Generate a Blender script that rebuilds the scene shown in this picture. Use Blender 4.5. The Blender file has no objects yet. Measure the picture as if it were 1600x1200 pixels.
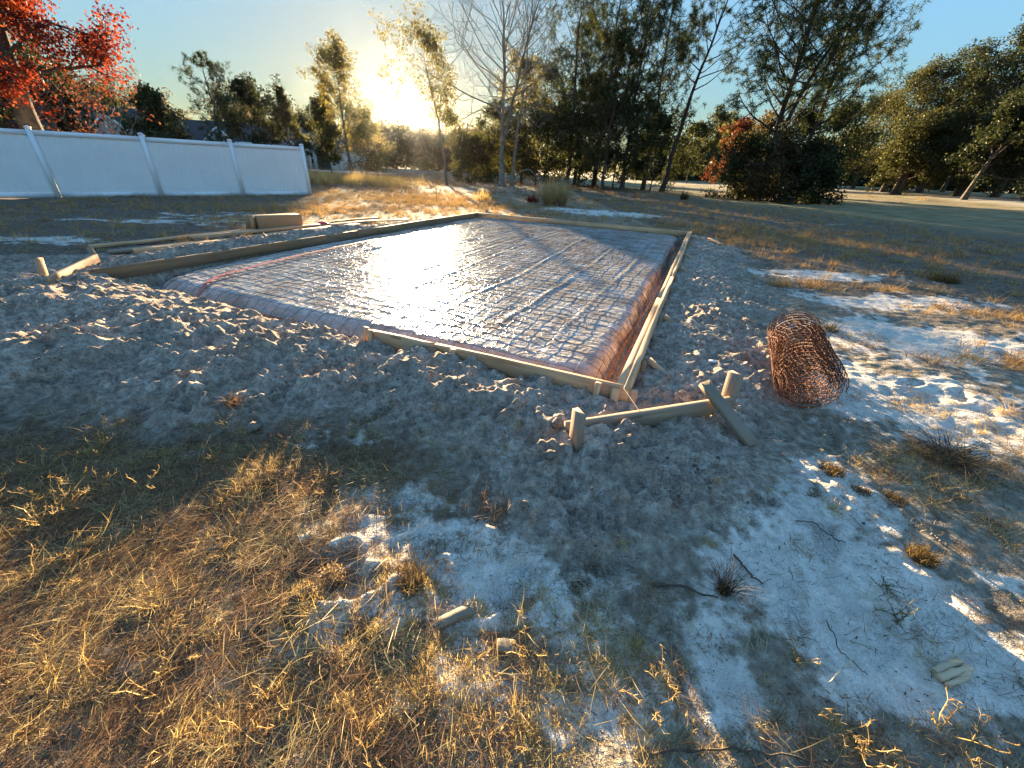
import bpy, math, random
import numpy as np
from mathutils import Vector, Matrix
R = math.radians
random.seed(7)
rng = np.random.default_rng(11)
SC = bpy.context.scene
COL = SC.collection

# ------------------------------------------------------------------ camera
CAM_H, PITCH, ROLL, FPX = 1.4, 28.5, 2.5, 620.0      # focal length in px of a 1600 px wide frame
_p, _r = R(PITCH), R(ROLL)
FW = np.array([0, math.cos(_p), -math.sin(_p)])
_up = np.array([0, math.sin(_p), math.cos(_p)]); _rt = np.array([1.0, 0, 0])
RT = _rt * math.cos(_r) + _up * math.sin(_r)
UP = -_rt * math.sin(_r) + _up * math.cos(_r)
cd = bpy.data.cameras.new('camera'); cam = bpy.data.objects.new('camera', cd); COL.objects.link(cam)
M = Matrix(((RT[0], UP[0], -FW[0], 0), (RT[1], UP[1], -FW[1], 0), (RT[2], UP[2], -FW[2], CAM_H), (0, 0, 0, 1)))
cam.matrix_world = M
cd.sensor_width = 36; cd.lens = 36 * FPX / 1600.0
cd.clip_start = 0.05; cd.clip_end = 3000
SC.camera = cam

# ------------------------------------------------------------------ sun, sky, exposure
SUN_EL, SUN_AZ = R(5.9), R(-13.8)                      # azimuth from +Y towards +X
SD = Vector((math.sin(SUN_AZ) * math.cos(SUN_EL), math.cos(SUN_AZ) * math.cos(SUN_EL), math.sin(SUN_EL)))
sl = bpy.data.lights.new('sun', 'SUN'); sl.energy = 5.0; sl.angle = R(0.6); sl.color = (1.0, 0.76, 0.45)
so = bpy.data.objects.new('sun', sl); COL.objects.link(so)
so.rotation_mode = 'QUATERNION'; so.rotation_quaternion = SD.to_track_quat('Z', 'Y')
w = bpy.data.worlds.new('World'); SC.world = w; w.use_nodes = True
nt = w.node_tree; nt.nodes.clear()
out = nt.nodes.new('ShaderNodeOutputWorld')
sky = nt.nodes.new('ShaderNodeTexSky'); sky.sky_type = 'NISHITA'; sky.sun_disc = False
sky.sun_elevation = SUN_EL; sky.sun_rotation = SUN_AZ; sky.altitude = 0
sky.air_density = 1.0; sky.dust_density = 0.3; sky.ozone_density = 1.6
bg = nt.nodes.new('ShaderNodeBackground'); bg.inputs[1].default_value = 0.15
def wmath(op, a, b=None, c=None, clamp=False):
    n = nt.nodes.new('ShaderNodeMath'); n.operation = op; n.use_clamp = clamp
    for i, v in enumerate((a, b, c)):
        if v is None: continue
        if isinstance(v, (int, float)): n.inputs[i].default_value = v
        else: nt.links.new(v, n.inputs[i])
    return n.outputs[0]
# blue tint and a soft shoulder, as a phone camera renders a clear evening sky
def wvec(op, a, b):
    n = nt.nodes.new('ShaderNodeVectorMath'); n.operation = op
    for i, v in enumerate((a, b)):
        if isinstance(v, tuple): n.inputs[i].default_value = v
        else: nt.links.new(v, n.inputs[i])
    return n.outputs[0]
SKY_T, SKY_K = (0.65, 0.87, 1.05), 2.2
skc = wvec('MULTIPLY', sky.outputs[0], SKY_T)
lumn = nt.nodes.new('ShaderNodeVectorMath'); lumn.operation = 'DOT_PRODUCT'; nt.links.new(skc, lumn.inputs[0]); lumn.inputs[1].default_value = (0.25, 0.62, 0.13)
kl = wmath('MULTIPLY', lumn.outputs['Value'], SKY_K)
shd = wmath('DIVIDE', 1.0, wmath('SQRT', wmath('MULTIPLY_ADD', kl, kl, 1.0)))
sck = nt.nodes.new('ShaderNodeVectorMath'); sck.operation = 'SCALE'; nt.links.new(skc, sck.inputs[0]); nt.links.new(shd, sck.inputs['Scale']); skc = sck.outputs[0]
nt.links.new(skc, bg.inputs[0])
# the sun's own disc and aureole in the sky
tc = nt.nodes.new('ShaderNodeTexCoord')
vn = nt.nodes.new('ShaderNodeVectorMath'); vn.operation = 'NORMALIZE'
vd = nt.nodes.new('ShaderNodeVectorMath'); vd.operation = 'DOT_PRODUCT'; vd.inputs[1].default_value = SD
nt.links.new(tc.outputs['Generated'], vn.inputs[0]); nt.links.new(vn.outputs[0], vd.inputs[0])
dd = wmath('MAXIMUM', vd.outputs['Value'], 0.0)
g1 = wmath('MULTIPLY', wmath('POWER', dd, 4200.0), 3.5)
g2 = wmath('MULTIPLY', wmath('POWER', dd, 340.0), 0.05)
g3 = wmath('MULTIPLY', wmath('POWER', dd, 30.0), 0.004)
gl = wmath('ADD', wmath('ADD', g1, g2), g3)
bg2 = nt.nodes.new('ShaderNodeBackground'); bg2.inputs[0].default_value = (1.0, 0.80, 0.45, 1)
nt.links.new(gl, bg2.inputs[1])
ad = nt.nodes.new('ShaderNodeAddShader')
nt.links.new(bg.outputs[0], ad.inputs[0]); nt.links.new(bg2.outputs[0], ad.inputs[1]); nt.links.new(ad.outputs[0], out.inputs[0])
SC.view_settings.view_transform = 'Standard'; SC.view_settings.look = 'None'
SC.view_settings.exposure = 3.15; SC.view_settings.gamma = 1.0
SC.view_settings.use_curve_mapping = False

# ------------------------------------------------------------------ pixel -> place helpers
def pray(x, y):
    d = FW + RT * (x - 800) / FPX - UP * (y - 600) / FPX
    return d / np.linalg.norm(d)
def flat(x, y, z=0.0):
    d = pray(x, y); t = (z - CAM_H) / d[2]
    return np.array([0, 0, CAM_H]) + d * t
def proj(P):
    v = np.asarray(P, float) - np.array([0, 0, CAM_H]); k = v @ FW
    return 800 + FPX * (v @ RT) / k, 600 - FPX * (v @ UP) / k
def gnd(x, y):
    z = 0.0
    for _ in range(6):
        p = flat(x, y, z); z = 0.5 * z + 0.5 * float(height(np.array([p[0]]), np.array([p[1]]))[0])
    p = flat(x, y, z); p[2] = float(height(np.array([p[0]]), np.array([p[1]]))[0]); return p

# ------------------------------------------------------------------ noise
_G = np.random.default_rng(5)
_perm = _G.permutation(1024).astype(np.int64)
_ga = _G.uniform(0, 2 * np.pi, 1024); _gx, _gy = np.cos(_ga), np.sin(_ga)
def perlin(x, y, seed=0):
    x = np.asarray(x, float) + seed * 37.17; y = np.asarray(y, float) - seed * 11.73
    xi = np.floor(x).astype(np.int64); yi = np.floor(y).astype(np.int64)
    xf = x - xi; yf = y - yi
    u = xf * xf * xf * (xf * (xf * 6 - 15) + 10); v = yf * yf * yf * (yf * (yf * 6 - 15) + 10)
    def g(i, j, fx, fy):
        h = _perm[(_perm[i & 1023] + j) & 1023]; return _gx[h] * fx + _gy[h] * fy
    a = g(xi, yi, xf, yf); b = g(xi + 1, yi, xf - 1, yf)
    c = g(xi, yi + 1, xf, yf - 1); d = g(xi + 1, yi + 1, xf - 1, yf - 1)
    return (a + (b - a) * u + ((c + (d - c) * u) - (a + (b - a) * u)) * v) * 1.4
def fbm(x, y, o=4, seed=0, lac=2.03, gain=0.5):
    s = 0; a = 1; f = 1
    for i in range(o):
        s = s + a * perlin(x * f, y * f, seed + i * 3); a *= gain; f *= lac
    return s
def sst(a, b, x):
    t = np.clip((x - a) / (b - a), 0, 1); return t * t * (3 - 2 * t)

# ------------------------------------------------------------------ slab formwork frame of reference
ZT = 0.16                                         # top of the boards
D0 = np.array([0.77, 2.28]); U = np.array([-0.920, 0.392]); V = np.array([0.392, 0.920])
LU, LV = 6.26, 9.33
def ab(x, y): return (x - D0[0]) * U[0] + (y - D0[1]) * U[1], (x - D0[0]) * V[0] + (y - D0[1]) * V[1]
def fw(a, b, z=0.0): p = D0 + U * a + V * b; return np.array([p[0], p[1], z])
def rect_sd(a, b):
    dx = np.abs(a - LU / 2) - LU / 2; dy = np.abs(b - LV / 2) - LV / 2
    return np.hypot(np.maximum(dx, 0), np.maximum(dy, 0)) + np.minimum(np.maximum(dx, dy), 0)

_fr = np.random.default_rng(3)
PRINTS = []
for _ in range(46):
    a_ = _fr.uniform(-1.0, 7.0); b_ = -_fr.uniform(0.35, 2.0)
    PRINTS.append((*fw(a_, b_)[:2], _fr.uniform(0, math.pi), 0.15, 0.055, 0.022))
for _ in range(24):
    a_ = -_fr.uniform(0.35, 1.3); b_ = _fr.uniform(0, 7)
    PRINTS.append((*fw(a_, b_)[:2], _fr.uniform(0, math.pi), 0.15, 0.055, 0.018))
for (px, py, an) in ((1180, 800, .4), (1290, 850, 1.0), (1380, 1000, .7), (1240, 960, 1.2), (1460, 980, .3), (700, 850, .2), (820, 930, .9), (500, 880, .6), (1100, 760, .5), (1300, 700, .8), (960, 880, .3), (760, 760, 1.3), (1420, 600, .3), (1500, 620, .9)):
    q = flat(px, py, 0); PRINTS.append((q[0], q[1], an, 0.14, 0.052, 0.014))
HEXP = []
for (px, py, an) in ((655, 852, 0.15), (570, 960, 1.2), (430, 985, 1.0), (610, 790, 0.3), (900, 905, 0.4), (590, 655, 0.9)):
    q = flat(px, py, 0); HEXP.append((q[0], q[1], an, 0.13, 0.06, 0.010))
def stamp(x, y, lst):
    z = np.zeros_like(x); m = np.zeros_like(x)
    for (cx, cy, an, l, wd, dp) in lst:
        sel = (np.abs(x - cx) < 0.35) & (np.abs(y - cy) < 0.35)
        if not sel.any(): continue
        dx = x[sel] - cx; dy = y[sel] - cy
        p = dx * math.cos(an) + dy * math.sin(an); q = -dx * math.sin(an) + dy * math.cos(an)
        e = np.sqrt((p / l) ** 2 + (q / (wd * (1 + 0.25 * p / l))) ** 2)
        z[sel] += -dp * (1 - sst(0.75, 1.1, e)) + dp * 0.55 * np.exp(-((e - 1.2) / 0.18) ** 2)
        m[sel] = np.maximum(m[sel], 1 - sst(0.8, 1.05, e))
    return z, m

def churn(x, y):
    a, b = ab(x, y)
    sd = rect_sd(a, b) + 0.35 * fbm(x * 0.9, y * 0.9, 3, 21)
    reach = 1.05 + 0.35 * sst(1.0, 3.0, a) * sst(1, -1, b) + 1.3 * sst(3.0, 6.0, a) * sst(2, -1, b)
    reach = np.where(b > LV - 1, 0.35, reach)
    reach = reach - 0.8 * sst(5, 9, b) * (a > 3)
    return np.clip(1 - sst(reach - 0.35, reach + 0.35, sd), 0, 1) * sst(-0.3, 0.02, rect_sd(a, b))

def height(x, y):
    x = np.asarray(x, float); y = np.asarray(y, float)
    a, b = ab(x, y); sd = rect_sd(a, b); r = np.hypot(x, y)
    z = 0.04 * fbm(x * 0.35, y * 0.35, 3, 1) * sst(0, 3, sd) + 0.16 * fbm(x * 0.045, y * 0.045, 3, 2) * sst(18, 50, r)
    z += 0.9 * sst(16, 42, x) * sst(4, 30, y) * (1 - 0.3 * sst(60, 120, y))
    z += 0.014 * fbm(x * 2.6, y * 2.6, 3, 8) + (0.007 * fbm(x * 9, y * 9, 3, 9) + .008 * np.clip(perlin(x * 15, y * 15, 19), 0, 1)) * (r < 12)
    c = churn(x, y)
    wx = x + 0.08 * perlin(x * 2.2, y * 2.2, 31); wy = y + 0.08 * perlin(x * 2.2, y * 2.2, 32)
    r1 = 1 - np.abs(perlin(wx * 2.3, wy * 2.3, 4)) * 2.2
    r2 = 1 - np.abs(perlin(wx * 5.6, wy * 5.6, 5)) * 2.2
    l3 = fbm(wx * 12, wy * 12, 3, 6)
    r3 = 1 - np.abs(perlin(wx * 10.5, wy * 10.5, 16)) * 2.2
    l4 = np.clip(perlin(wx * 17, wy * 17, 17), -.1, 1) * np.clip(perlin(wx * 4, wy * 4, 18) + .35, 0, 1)
    z += c * (0.034 * r1 + 0.028 * r2 + 0.027 * r3 + 0.012 * l3 + 0.030 * l4 + 0.03 * perlin(x * 1.1, y * 1.1, 7)) * (1 + .25 * (x < 0.8))
    # heaped sand along the open near-left side
    hp = 0.075 * np.exp(-((b + 0.55) / 0.42) ** 2) * sst(2.2, 3.0, a) * (1 - sst(6.2, 7.6, a))
    hp = hp + 0.065 * np.exp(-((b + 1.3) / 0.8) ** 2) * sst(2.8, 4.2, a) * (1 - sst(6.5, 8.5, a))
    hp = hp + 0.05 * np.exp(-((sd - 0.35) / 0.4) ** 2) * (1 - sst(1.5, 3.0, a) * (b < 1)) * (b < 8)
    z += hp * (1 + 0.35 * fbm(x * 1.7, y * 1.7, 2, 12)) * (sd > -0.2)
    # heap behind the left board and clods by the batter board
    z += 0.09 * np.exp(-((a - LU - 0.45) / 0.28) ** 2) * sst(0.2, 0.8, b) * (1 - sst(4, 6, b))
    for (cx, cy, hh, rr) in CLODS:
        z += hh * np.exp(-((x - cx) ** 2 + (y - cy) ** 2) / rr ** 2) * (1 + 0.5 * perlin(x * 9, y * 9, 14))
    s1, _ = stamp(x, y, PRINTS); s2, _ = stamp(x, y, HEXP)
    z += s1 + s2
    pit = sst(0.0, -0.08, sd)
    z = z * (1 - pit) + (-0.17 + 0.01 * fbm(x * 4, y * 4, 2, 15)) * pit
    return z
CLODS = []
for (px, py, hh, rr) in ((985, 695, .05, .09), (868, 668, .05, .10), (1075, 505, .03, .1), (740, 700, .03, .07), (1200, 600, .05, .08), (850, 715, .03, .06), (300, 600, .06, .35), (150, 560, .07, .5), (395, 655, .04, .1), (700, 575, .04, .15), (800, 640, .03, .1)):
    q = flat(px, py, 0.03); CLODS.append((q[0], q[1], hh, rr))

# where the white sand, the litter and the grass are: ellipses (photo pixel of the centre -> real place, radii in m, weight)
def blobs(x, y, lst):
    s = np.zeros_like(x)
    for (px, py, rx, ry, wgt) in lst:
        q = flat(px, py, 0)
        e = ((x - q[0]) / rx) ** 2 + ((y - q[1]) / ry) ** 2
        s = s + wgt * np.exp(-e)
    return s
WHITE = [(1330, 900, .45, .38, 1.3), (1200, 850, .3, .25, 1), (1420, 1000, .4, .25, 1.2), (1250, 740, .35, .25, 1.0), (1450, 660, .8, .5, .9), (1560, 620, 1.2, .5, .7),
         (1270, 430, 1.5, .45, 1.3), (1400, 470, 1.6, .5, 1.2), (1540, 540, 1.6, .5, 1.1), (1340, 520, .8, .6, .9), (1350, 600, .6, .5, .8), (640, 780, .3, .15, .8), (600, 850, .22, .12, .7), (760, 860, .3, .15, .35),
         (960, 335, 2.2, 1.0, 1.3), (880, 327, 1.5, .6, .9), (400, 340, 3, .8, .8), (60, 375, 1.2, .4, 1.0), (300, 345, 1.5, .5, .6), (520, 268, 9, 3.0, 1.6), (590, 310, 3, .8, .5), (480, 320, 3, 1, .6), (1500, 350, 3, .8, .4), (150, 345, 2, .6, .5),
         (560, 820, .35, .2, .7), (800, 880, .35, .2, .7), (700, 950, .4, .12, .6), (450, 1000, .25, .2, .6), (980, 1010, .2, .2, .5), (700, 1080, .5, .12, .5), (950, 1130, .3, .1, .5), (1100, 900, .12, .12, .6), (1120, 1010, .12, .2, .6), (1180, 1100, .1, .1, .5), (350, 1040, .1, .1, .5), (1290, 350, 2.5, .7, .5)]
GOLD = [(1280, 450, 1.0, .3, .8), (1560, 560, .7, .4, .8), (1520, 490, .7, .4, .8), (1450, 640, .45, .3, .9), (1550, 690, .5, .3, .9), (1480, 750, .4, .2, .9), (1330, 540, .3, .2, .9), (1400, 720, .3, .2, .8), (1400, 430, 1.2, .4, .7), (1590, 640, .3, .3, .9), (150, 800, .7, .5, 1.3), (60, 700, .9, .5, 1.2), (120, 1050, .5, .35, .9), (300, 1000, .35, .3, .8), (450, 750, .35, .2, .9), (650, 1050, .4, .2, 1.0), (900, 1050, .35, .2, 1.1), (800, 1150, .7, .12, 1.2), (500, 1120, .4, .15, 1),
        (700, 1010, .5, .12, 1.0), (800, 1080, .5, .1, 1.1), (1000, 960, .18, .2, .9), (640, 930, .2, .15, .9), (1330, 1150, .4, .12, 1.3), (1530, 1150, .3, .12, 1), (1280, 450, 1.2, .35, .9), (1340, 530, .35, .25, 1.0), (1560, 560, .7, .4, 1.2), (1520, 490, .7, .4, .9), (1460, 640, .4, .3, 1), (1550, 690, .6, .3, .9),
        (1480, 740, .5, .2, 1.2), (1590, 1000, .2, .3, .7), (820, 800, .25, .12, .6), (340, 620, .15, .1, .8), (1400, 740, .3, .2, .6), (430, 330, 2, 1.0, 1.2), (380, 345, 1.2, .8, 1.1), (560, 325, 3, 1, .9), (700, 320, 2.5, 1.0, 1.2), (780, 322, 2, 1, 1.3),
        (860, 335, 1.2, .8, 1.0), (650, 310, 3, 2.2, 1.0), (1150, 360, 2.5, 1.5, .7), (1250, 380, 4, 1.6, .8), (950, 370, .8, .5, .3), (1580, 860, .35, .4, .8), (500, 660, .4, .15, .6)]
def masks(x, y):
    r = np.hypot(x, y)
    c = churn(x, y)
    n1 = fbm(x * 1.3, y * 1.3, 4, 41); n2 = fbm(x * 3.7, y * 3.7, 3, 45)
    n4 = fbm(x * 0.7, y * 2.1, 4, 49)
    wv = blobs(x, y, WHITE) + 0.35 * n1 + 0.42 * n2 + 0.12
    gv = blobs(x, y, GOLD)
    left = sst(0.4, -0.9, x) * sst(2.5, 1.2, y)
    far = sst(5, 12, r)
    wv = wv + 0.30 * fbm(x * 9, y * 9, 3, 47) * (r < 14) + 0.25 * n4
    white = np.clip(sst(0.35, 1.25, wv), 0, 1) * (1 - c * 0.93)
    gr = np.clip(0.68 * gv + 0.80 * n2 + 0.35 * n1 + 0.10 * left + 0.40 * far + 0.25 * far * n4, 0, 1.4) * (1 - 0.93 * c) * (1 - (0.72 - .27 * sst(2.6, 4, r)) * white)
    return white, gr, c

# ------------------------------------------------------------------ object helpers
def tag(o, label=None, cat=None, group=None, kind=None):
    if label: o['label'] = label
    if cat: o['category'] = cat
    if group: o['group'] = group
    if kind: o['kind'] = kind
    return o
def empty(name, loc, label=None, cat=None, group=None):
    o = bpy.data.objects.new(name, None); o.empty_display_size = 0.1; COL.objects.link(o); o.location = Vector([float(v) for v in loc])
    return tag(o, label, cat, group)
def np_mesh(name, verts, faces_list, smooth=False):
    """faces_list: list of int arrays (n,k)."""
    me = bpy.data.meshes.new(name)
    verts = np.asarray(verts, np.float32); me.vertices.add(len(verts)); me.vertices.foreach_set('co', verts.ravel())
    loops = []; starts = []; tot = 0
    for f in faces_list:
        f = np.asarray(f, np.int32)
        if not len(f): continue
        n, k = f.shape; loops.append(f.ravel()); starts.append(tot + np.arange(n) * k); tot += n * k
    loops = np.concatenate(loops); starts = np.concatenate(starts)
    me.loops.add(len(loops)); me.loops.foreach_set('vertex_index', loops.astype(np.int32))
    me.polygons.add(len(starts)); me.polygons.foreach_set('loop_start', starts.astype(np.int32))
    if smooth: me.polygons.foreach_set('use_smooth', np.ones(len(starts), bool))
    me.update(calc_edges=True)
    return me
def link(name, me, mat, parent=None, mw=None):
    o = bpy.data.objects.new(name, me); COL.objects.link(o)
    if mat and not me.materials: me.materials.append(mat)
    mw = mw if mw is not None else Matrix.Identity(4)
    if parent is not None:
        o.parent = parent
        pm = Matrix.Translation(parent.location) if parent.parent is None else Matrix.Translation(parent.location + parent.parent.location)
        o.matrix_local = pm.inverted() @ mw
    else: o.matrix_world = mw
    return o
def relink(name, me, mat, loc):      # a top-level mesh whose origin goes to loc
    me.transform(Matrix.Translation(-Vector([float(v) for v in loc])))
    return link(name, me, mat, None, Matrix.Translation(Vector([float(v) for v in loc])))

class Acc:
    def __init__(s): s.v = []; s.t = []; s.q = []; s.n = 0
    def add(s, v, tris=None, quads=None):
        v = np.asarray(v, float)
        if tris is not None and len(tris): s.t.append(np.asarray(tris) + s.n)
        if quads is not None and len(quads): s.q.append(np.asarray(quads) + s.n)
        s.v.append(v); s.n += len(v)
    def tube(s, pts, rad, sides=5, closed=False):
        pts = np.asarray(pts, float); n = len(pts); rad = np.broadcast_to(np.asarray(rad, float), (n,))
        tg = np.gradient(pts, axis=0); tg /= np.linalg.norm(tg, axis=1, keepdims=True) + 1e-9
        ref = np.array([0, 0, 1.0]) if abs(tg[:, 2].mean()) < 0.8 else np.array([1.0, 0, 0])
        s1 = np.cross(tg, ref); s1 /= np.linalg.norm(s1, axis=1, keepdims=True) + 1e-9; s2 = np.cross(tg, s1)
        an = np.arange(sides) * 2 * np.pi / sides
        ring = s1[:, None, :] * np.cos(an)[None, :, None] + s2[:, None, :] * np.sin(an)[None, :, None]
        v = (pts[:, None, :] + ring * rad[:, None, None]).reshape(-1, 3)
        i = np.arange(n - 1)[:, None] * sides; j = np.arange(sides)[None, :]; k = (j + 1) % sides
        q = np.stack([i + j, i + k, i + sides + k, i + sides + j], -1).reshape(-1, 4)
        s.add(v, None, q)
        if closed:
            c = np.arange(sides)
            for base in (0, (n - 1) * sides):
                s.add(np.vstack([v[base:base + sides], v[base:base + sides].mean(0)]), np.stack([c, (c + 1) % sides, np.full(sides, sides)], -1))
    def box(s, c, e, rot=None):
        c = np.asarray(c, float); e = np.asarray(e, float) / 2
        g = np.array([[x, y, z] for x in (-1, 1) for y in (-1, 1) for z in (-1, 1)]) * e
        if rot is not None: g = g @ np.asarray(rot).T
        s.add(g + c, None, [[0, 1, 3, 2], [4, 6, 7, 5], [0, 4, 5, 1], [2, 3, 7, 6], [0, 2, 6, 4], [1, 5, 7, 3]])
    def mesh(s, name, smooth=False):
        fl = []
        if s.q: fl.append(np.concatenate(s.q))
        if s.t: fl.append(np.concatenate(s.t))
        return np_mesh(name, np.concatenate(s.v), fl, smooth)

# ------------------------------------------------------------------ materials
class NT:
    def __init__(s, name):
        s.m = bpy.data.materials.new(name); s.m.use_nodes = True; s.t = s.m.node_tree; s.t.nodes.clear()
        s.out = s.t.nodes.new('ShaderNodeOutputMaterial')
    def n(s, typ, **kw):
        nd = s.t.nodes.new(typ)
        for k, v in kw.items(): setattr(nd, k, v)
        return nd
    def l(s, a, b): s.t.links.new(a, b)
    def put(s, sock, v):
        if isinstance(v, bpy.types.NodeSocket): s.l(v, sock)
        else: sock.default_value = (*v, 1) if isinstance(v, tuple) and len(v) == 3 and sock.type == 'RGBA' else v
    def co(s, kind='Object', scale=(1, 1, 1)):
        t = s.n('ShaderNodeTexCoord'); mp = s.n('ShaderNodeMapping'); mp.inputs['Scale'].default_value = scale
        s.l(t.outputs[kind], mp.inputs[0]); return mp.outputs[0]
    def noise(s, vec, scale, detail=4, rough=0.55, dist=0.0):
        nd = s.n('ShaderNodeTexNoise'); s.l(vec, nd.inputs['Vector']); nd.inputs['Scale'].default_value = scale
        nd.inputs['Detail'].default_value = detail; nd.inputs['Roughness'].default_value = rough; nd.inputs['Distortion'].default_value = dist
        return nd.outputs[0]
    def ramp(s, fac, stops):
        r = s.n('ShaderNodeValToRGB'); s.l(fac, r.inputs[0]); els = r.color_ramp.elements
        while len(els) < len(stops): els.new(0.5)
        for e, (p, c) in zip(els, stops): e.position = p; e.color = (*c, 1) if len(c) == 3 else c
        return r.outputs[0]
    def mix(s, f, a, b, mode='MIX'):
        m = s.n('ShaderNodeMix', data_type='RGBA', blend_type=mode)
        s.put(m.inputs[0], f); s.put(m.inputs[6], a); s.put(m.inputs[7], b); return m.outputs[2]
    def math(s, op, a, b=0.5, c=None, clamp=False):
        m = s.n('ShaderNodeMath', operation=op, use_clamp=clamp); s.put(m.inputs[0], a); s.put(m.inputs[1], b)
        if c is not None: s.put(m.inputs[2], c)
        return m.outputs[0]
    def attr(s, name): return s.n('ShaderNodeAttribute', attribute_name=name).outputs['Fac']
    def bump(s, h, strength=0.5, dist=0.01, normal=None):
        b = s.n('ShaderNodeBump'); b.inputs['Strength'].default_value = strength; b.inputs['Distance'].default_value = dist
        s.l(h, b.inputs['Height'])
        if normal is not None: s.l(normal, b.inputs['Normal'])
        return b.outputs[0]
    def bsdf(s, color, rough=0.8, normal=None, metal=0.0, spec=0.3, **kw):
        p = s.n('ShaderNodeBsdfPrincipled'); s.put(p.inputs['Base Color'], color); s.put(p.inputs['Roughness'], rough)
        s.put(p.inputs['Metallic'], metal); s.put(p.inputs['Specular IOR Level'], spec)
        for k, v in kw.items(): s.put(p.inputs[k.replace('_', ' ')], v)
        if normal is not None: s.l(normal, p.inputs['Normal'])
        s.l(p.outputs[0], s.out.inputs[0]); return p

def mat_simple(name, c, rough=0.7, var=0.12, scale=8, bump=0.2, bd=0.004, metal=0.0, spec=0.3):
    m = NT(name); v = m.co(); n = m.noise(v, scale, 5)
    lo = tuple(x * (1 - var * 1.5) for x in c); hi = tuple(min(1, x * (1 + var * 1.5)) for x in c)
    m.bsdf(m.ramp(n, [(0.3, lo), (0.7, hi)]), rough, m.bump(m.noise(v, scale * 6, 4), bump, bd), metal, spec); return m.m

def mat_wood(name, base, dark, weather=0.0):
    m = NT(name); t = m.n('ShaderNodeTexCoord'); oi = m.n('ShaderNodeObjectInfo')
    off = m.n('ShaderNodeVectorMath', operation='MULTIPLY_ADD')
    cmb = m.n('ShaderNodeCombineXYZ'); m.l(oi.outputs['Random'], cmb.inputs[0]); m.l(oi.outputs['Random'], cmb.inputs[1])
    m.l(t.outputs['Object'], off.inputs[0]); off.inputs[1].default_value = (1, 1, 1)
    sc = m.n('ShaderNodeVectorMath', operation='SCALE'); sc.inputs['Scale'].default_value = 37.0; m.l(cmb.outputs[0], sc.inputs[0]); m.l(sc.outputs[0], off.inputs[2])
    mp = m.n('ShaderNodeMapping'); mp.inputs['Scale'].default_value = (0.8, 16, 16); m.l(off.outputs[0], mp.inputs[0])
    grain = m.noise(mp.outputs[0], 1.6, 5, 0.6, 0.6)
    kn = m.n('ShaderNodeTexVoronoi'); mp2 = m.n('ShaderNodeMapping'); mp2.inputs['Scale'].default_value = (2.2, 9, 9); m.l(off.outputs[0], mp2.inputs[0]); m.l(mp2.outputs[0], kn.inputs['Vector']); kn.inputs['Scale'].default_value = 1.0
    knot = m.math('LESS_THAN', kn.outputs['Distance'], 0.13)
    blot = m.noise(off.outputs[0], 3.0, 4)
    c = m.ramp(grain, [(0.32, dark), (0.52, base), (0.75, tuple(min(1, x * 1.15) for x in base))])
    c = m.mix(m.math('MULTIPLY', knot, 0.7), c, tuple(x * 0.35 for x in dark))
    gray = tuple([0.27, 0.205, 0.15])
    c = m.mix(m.math('MULTIPLY', m.math('SUBTRACT', blot, 0.35 - weather * 0.4, clamp=True), 1.3 + weather, clamp=True), c, gray)
    c = m.mix(m.math('MULTIPLY', oi.outputs['Random'], 0.25), c, tuple(x * 0.6 for x in base))
    sx = m.n('ShaderNodeSeparateXYZ'); m.l(t.outputs['Object'], sx.inputs[0])
    mud = m.noise(off.outputs[0], 9, 5, 0.65)
    low = m.math('SUBTRACT', m.math('MULTIPLY', mud, 2.2), m.math('MULTIPLY_ADD', sx.outputs[2], 9.0, 1.25), clamp=True)
    c = m.mix(m.math('MULTIPLY', low, 0.9), c, (0.24, 0.18, 0.135))
    m.bsdf(c, 0.78, m.bump(grain, 0.7, 0.004), spec=0.2); return m.m

def mat_leaf(name, c1, c2, c3=None, trans=0.45, isl=True):
    m = NT(name); g = m.n('ShaderNodeNewGeometry'); oi = m.n('ShaderNodeObjectInfo')
    src = g.outputs['Random Per Island'] if isl else oi.outputs['Random']
    stops = [(0.0, c1), (0.65, c2)] + ([(1.0, c3)] if c3 else [])
    c = m.ramp(src, stops)
    big = m.noise(m.co('Object'), 0.7, 3)
    c = m.mix(m.math('MULTIPLY', big, 0.7, clamp=True), c, m.mix(1.0, c, (0.55, 0.6, 0.5), 'MULTIPLY'))
    df = m.n('ShaderNodeBsdfDiffuse'); tr = m.n('ShaderNodeBsdfTranslucent'); mx = m.n('ShaderNodeMixShader')
    m.l(c, df.inputs[0]); m.l(m.mix(1.0, c, (1.25, 1.2, 0.8), 'MULTIPLY'), tr.inputs[0]); mx.inputs[0].default_value = trans
    gl = m.n('ShaderNodeBsdfGlossy'); gl.inputs['Roughness'].default_value = 0.45; gl.inputs[0].default_value = (1, 1, 1, 1)
    m2 = m.n('ShaderNodeMixShader'); m2.inputs[0].default_value = 0.012
    m.l(df.outputs[0], mx.inputs[1]); m.l(tr.outputs[0], mx.inputs[2]); m.l(mx.outputs[0], m2.inputs[1]); m.l(gl.outputs[0], m2.inputs[2])
    m.l(m2.outputs[0], m.out.inputs[0]); return m.m

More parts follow.
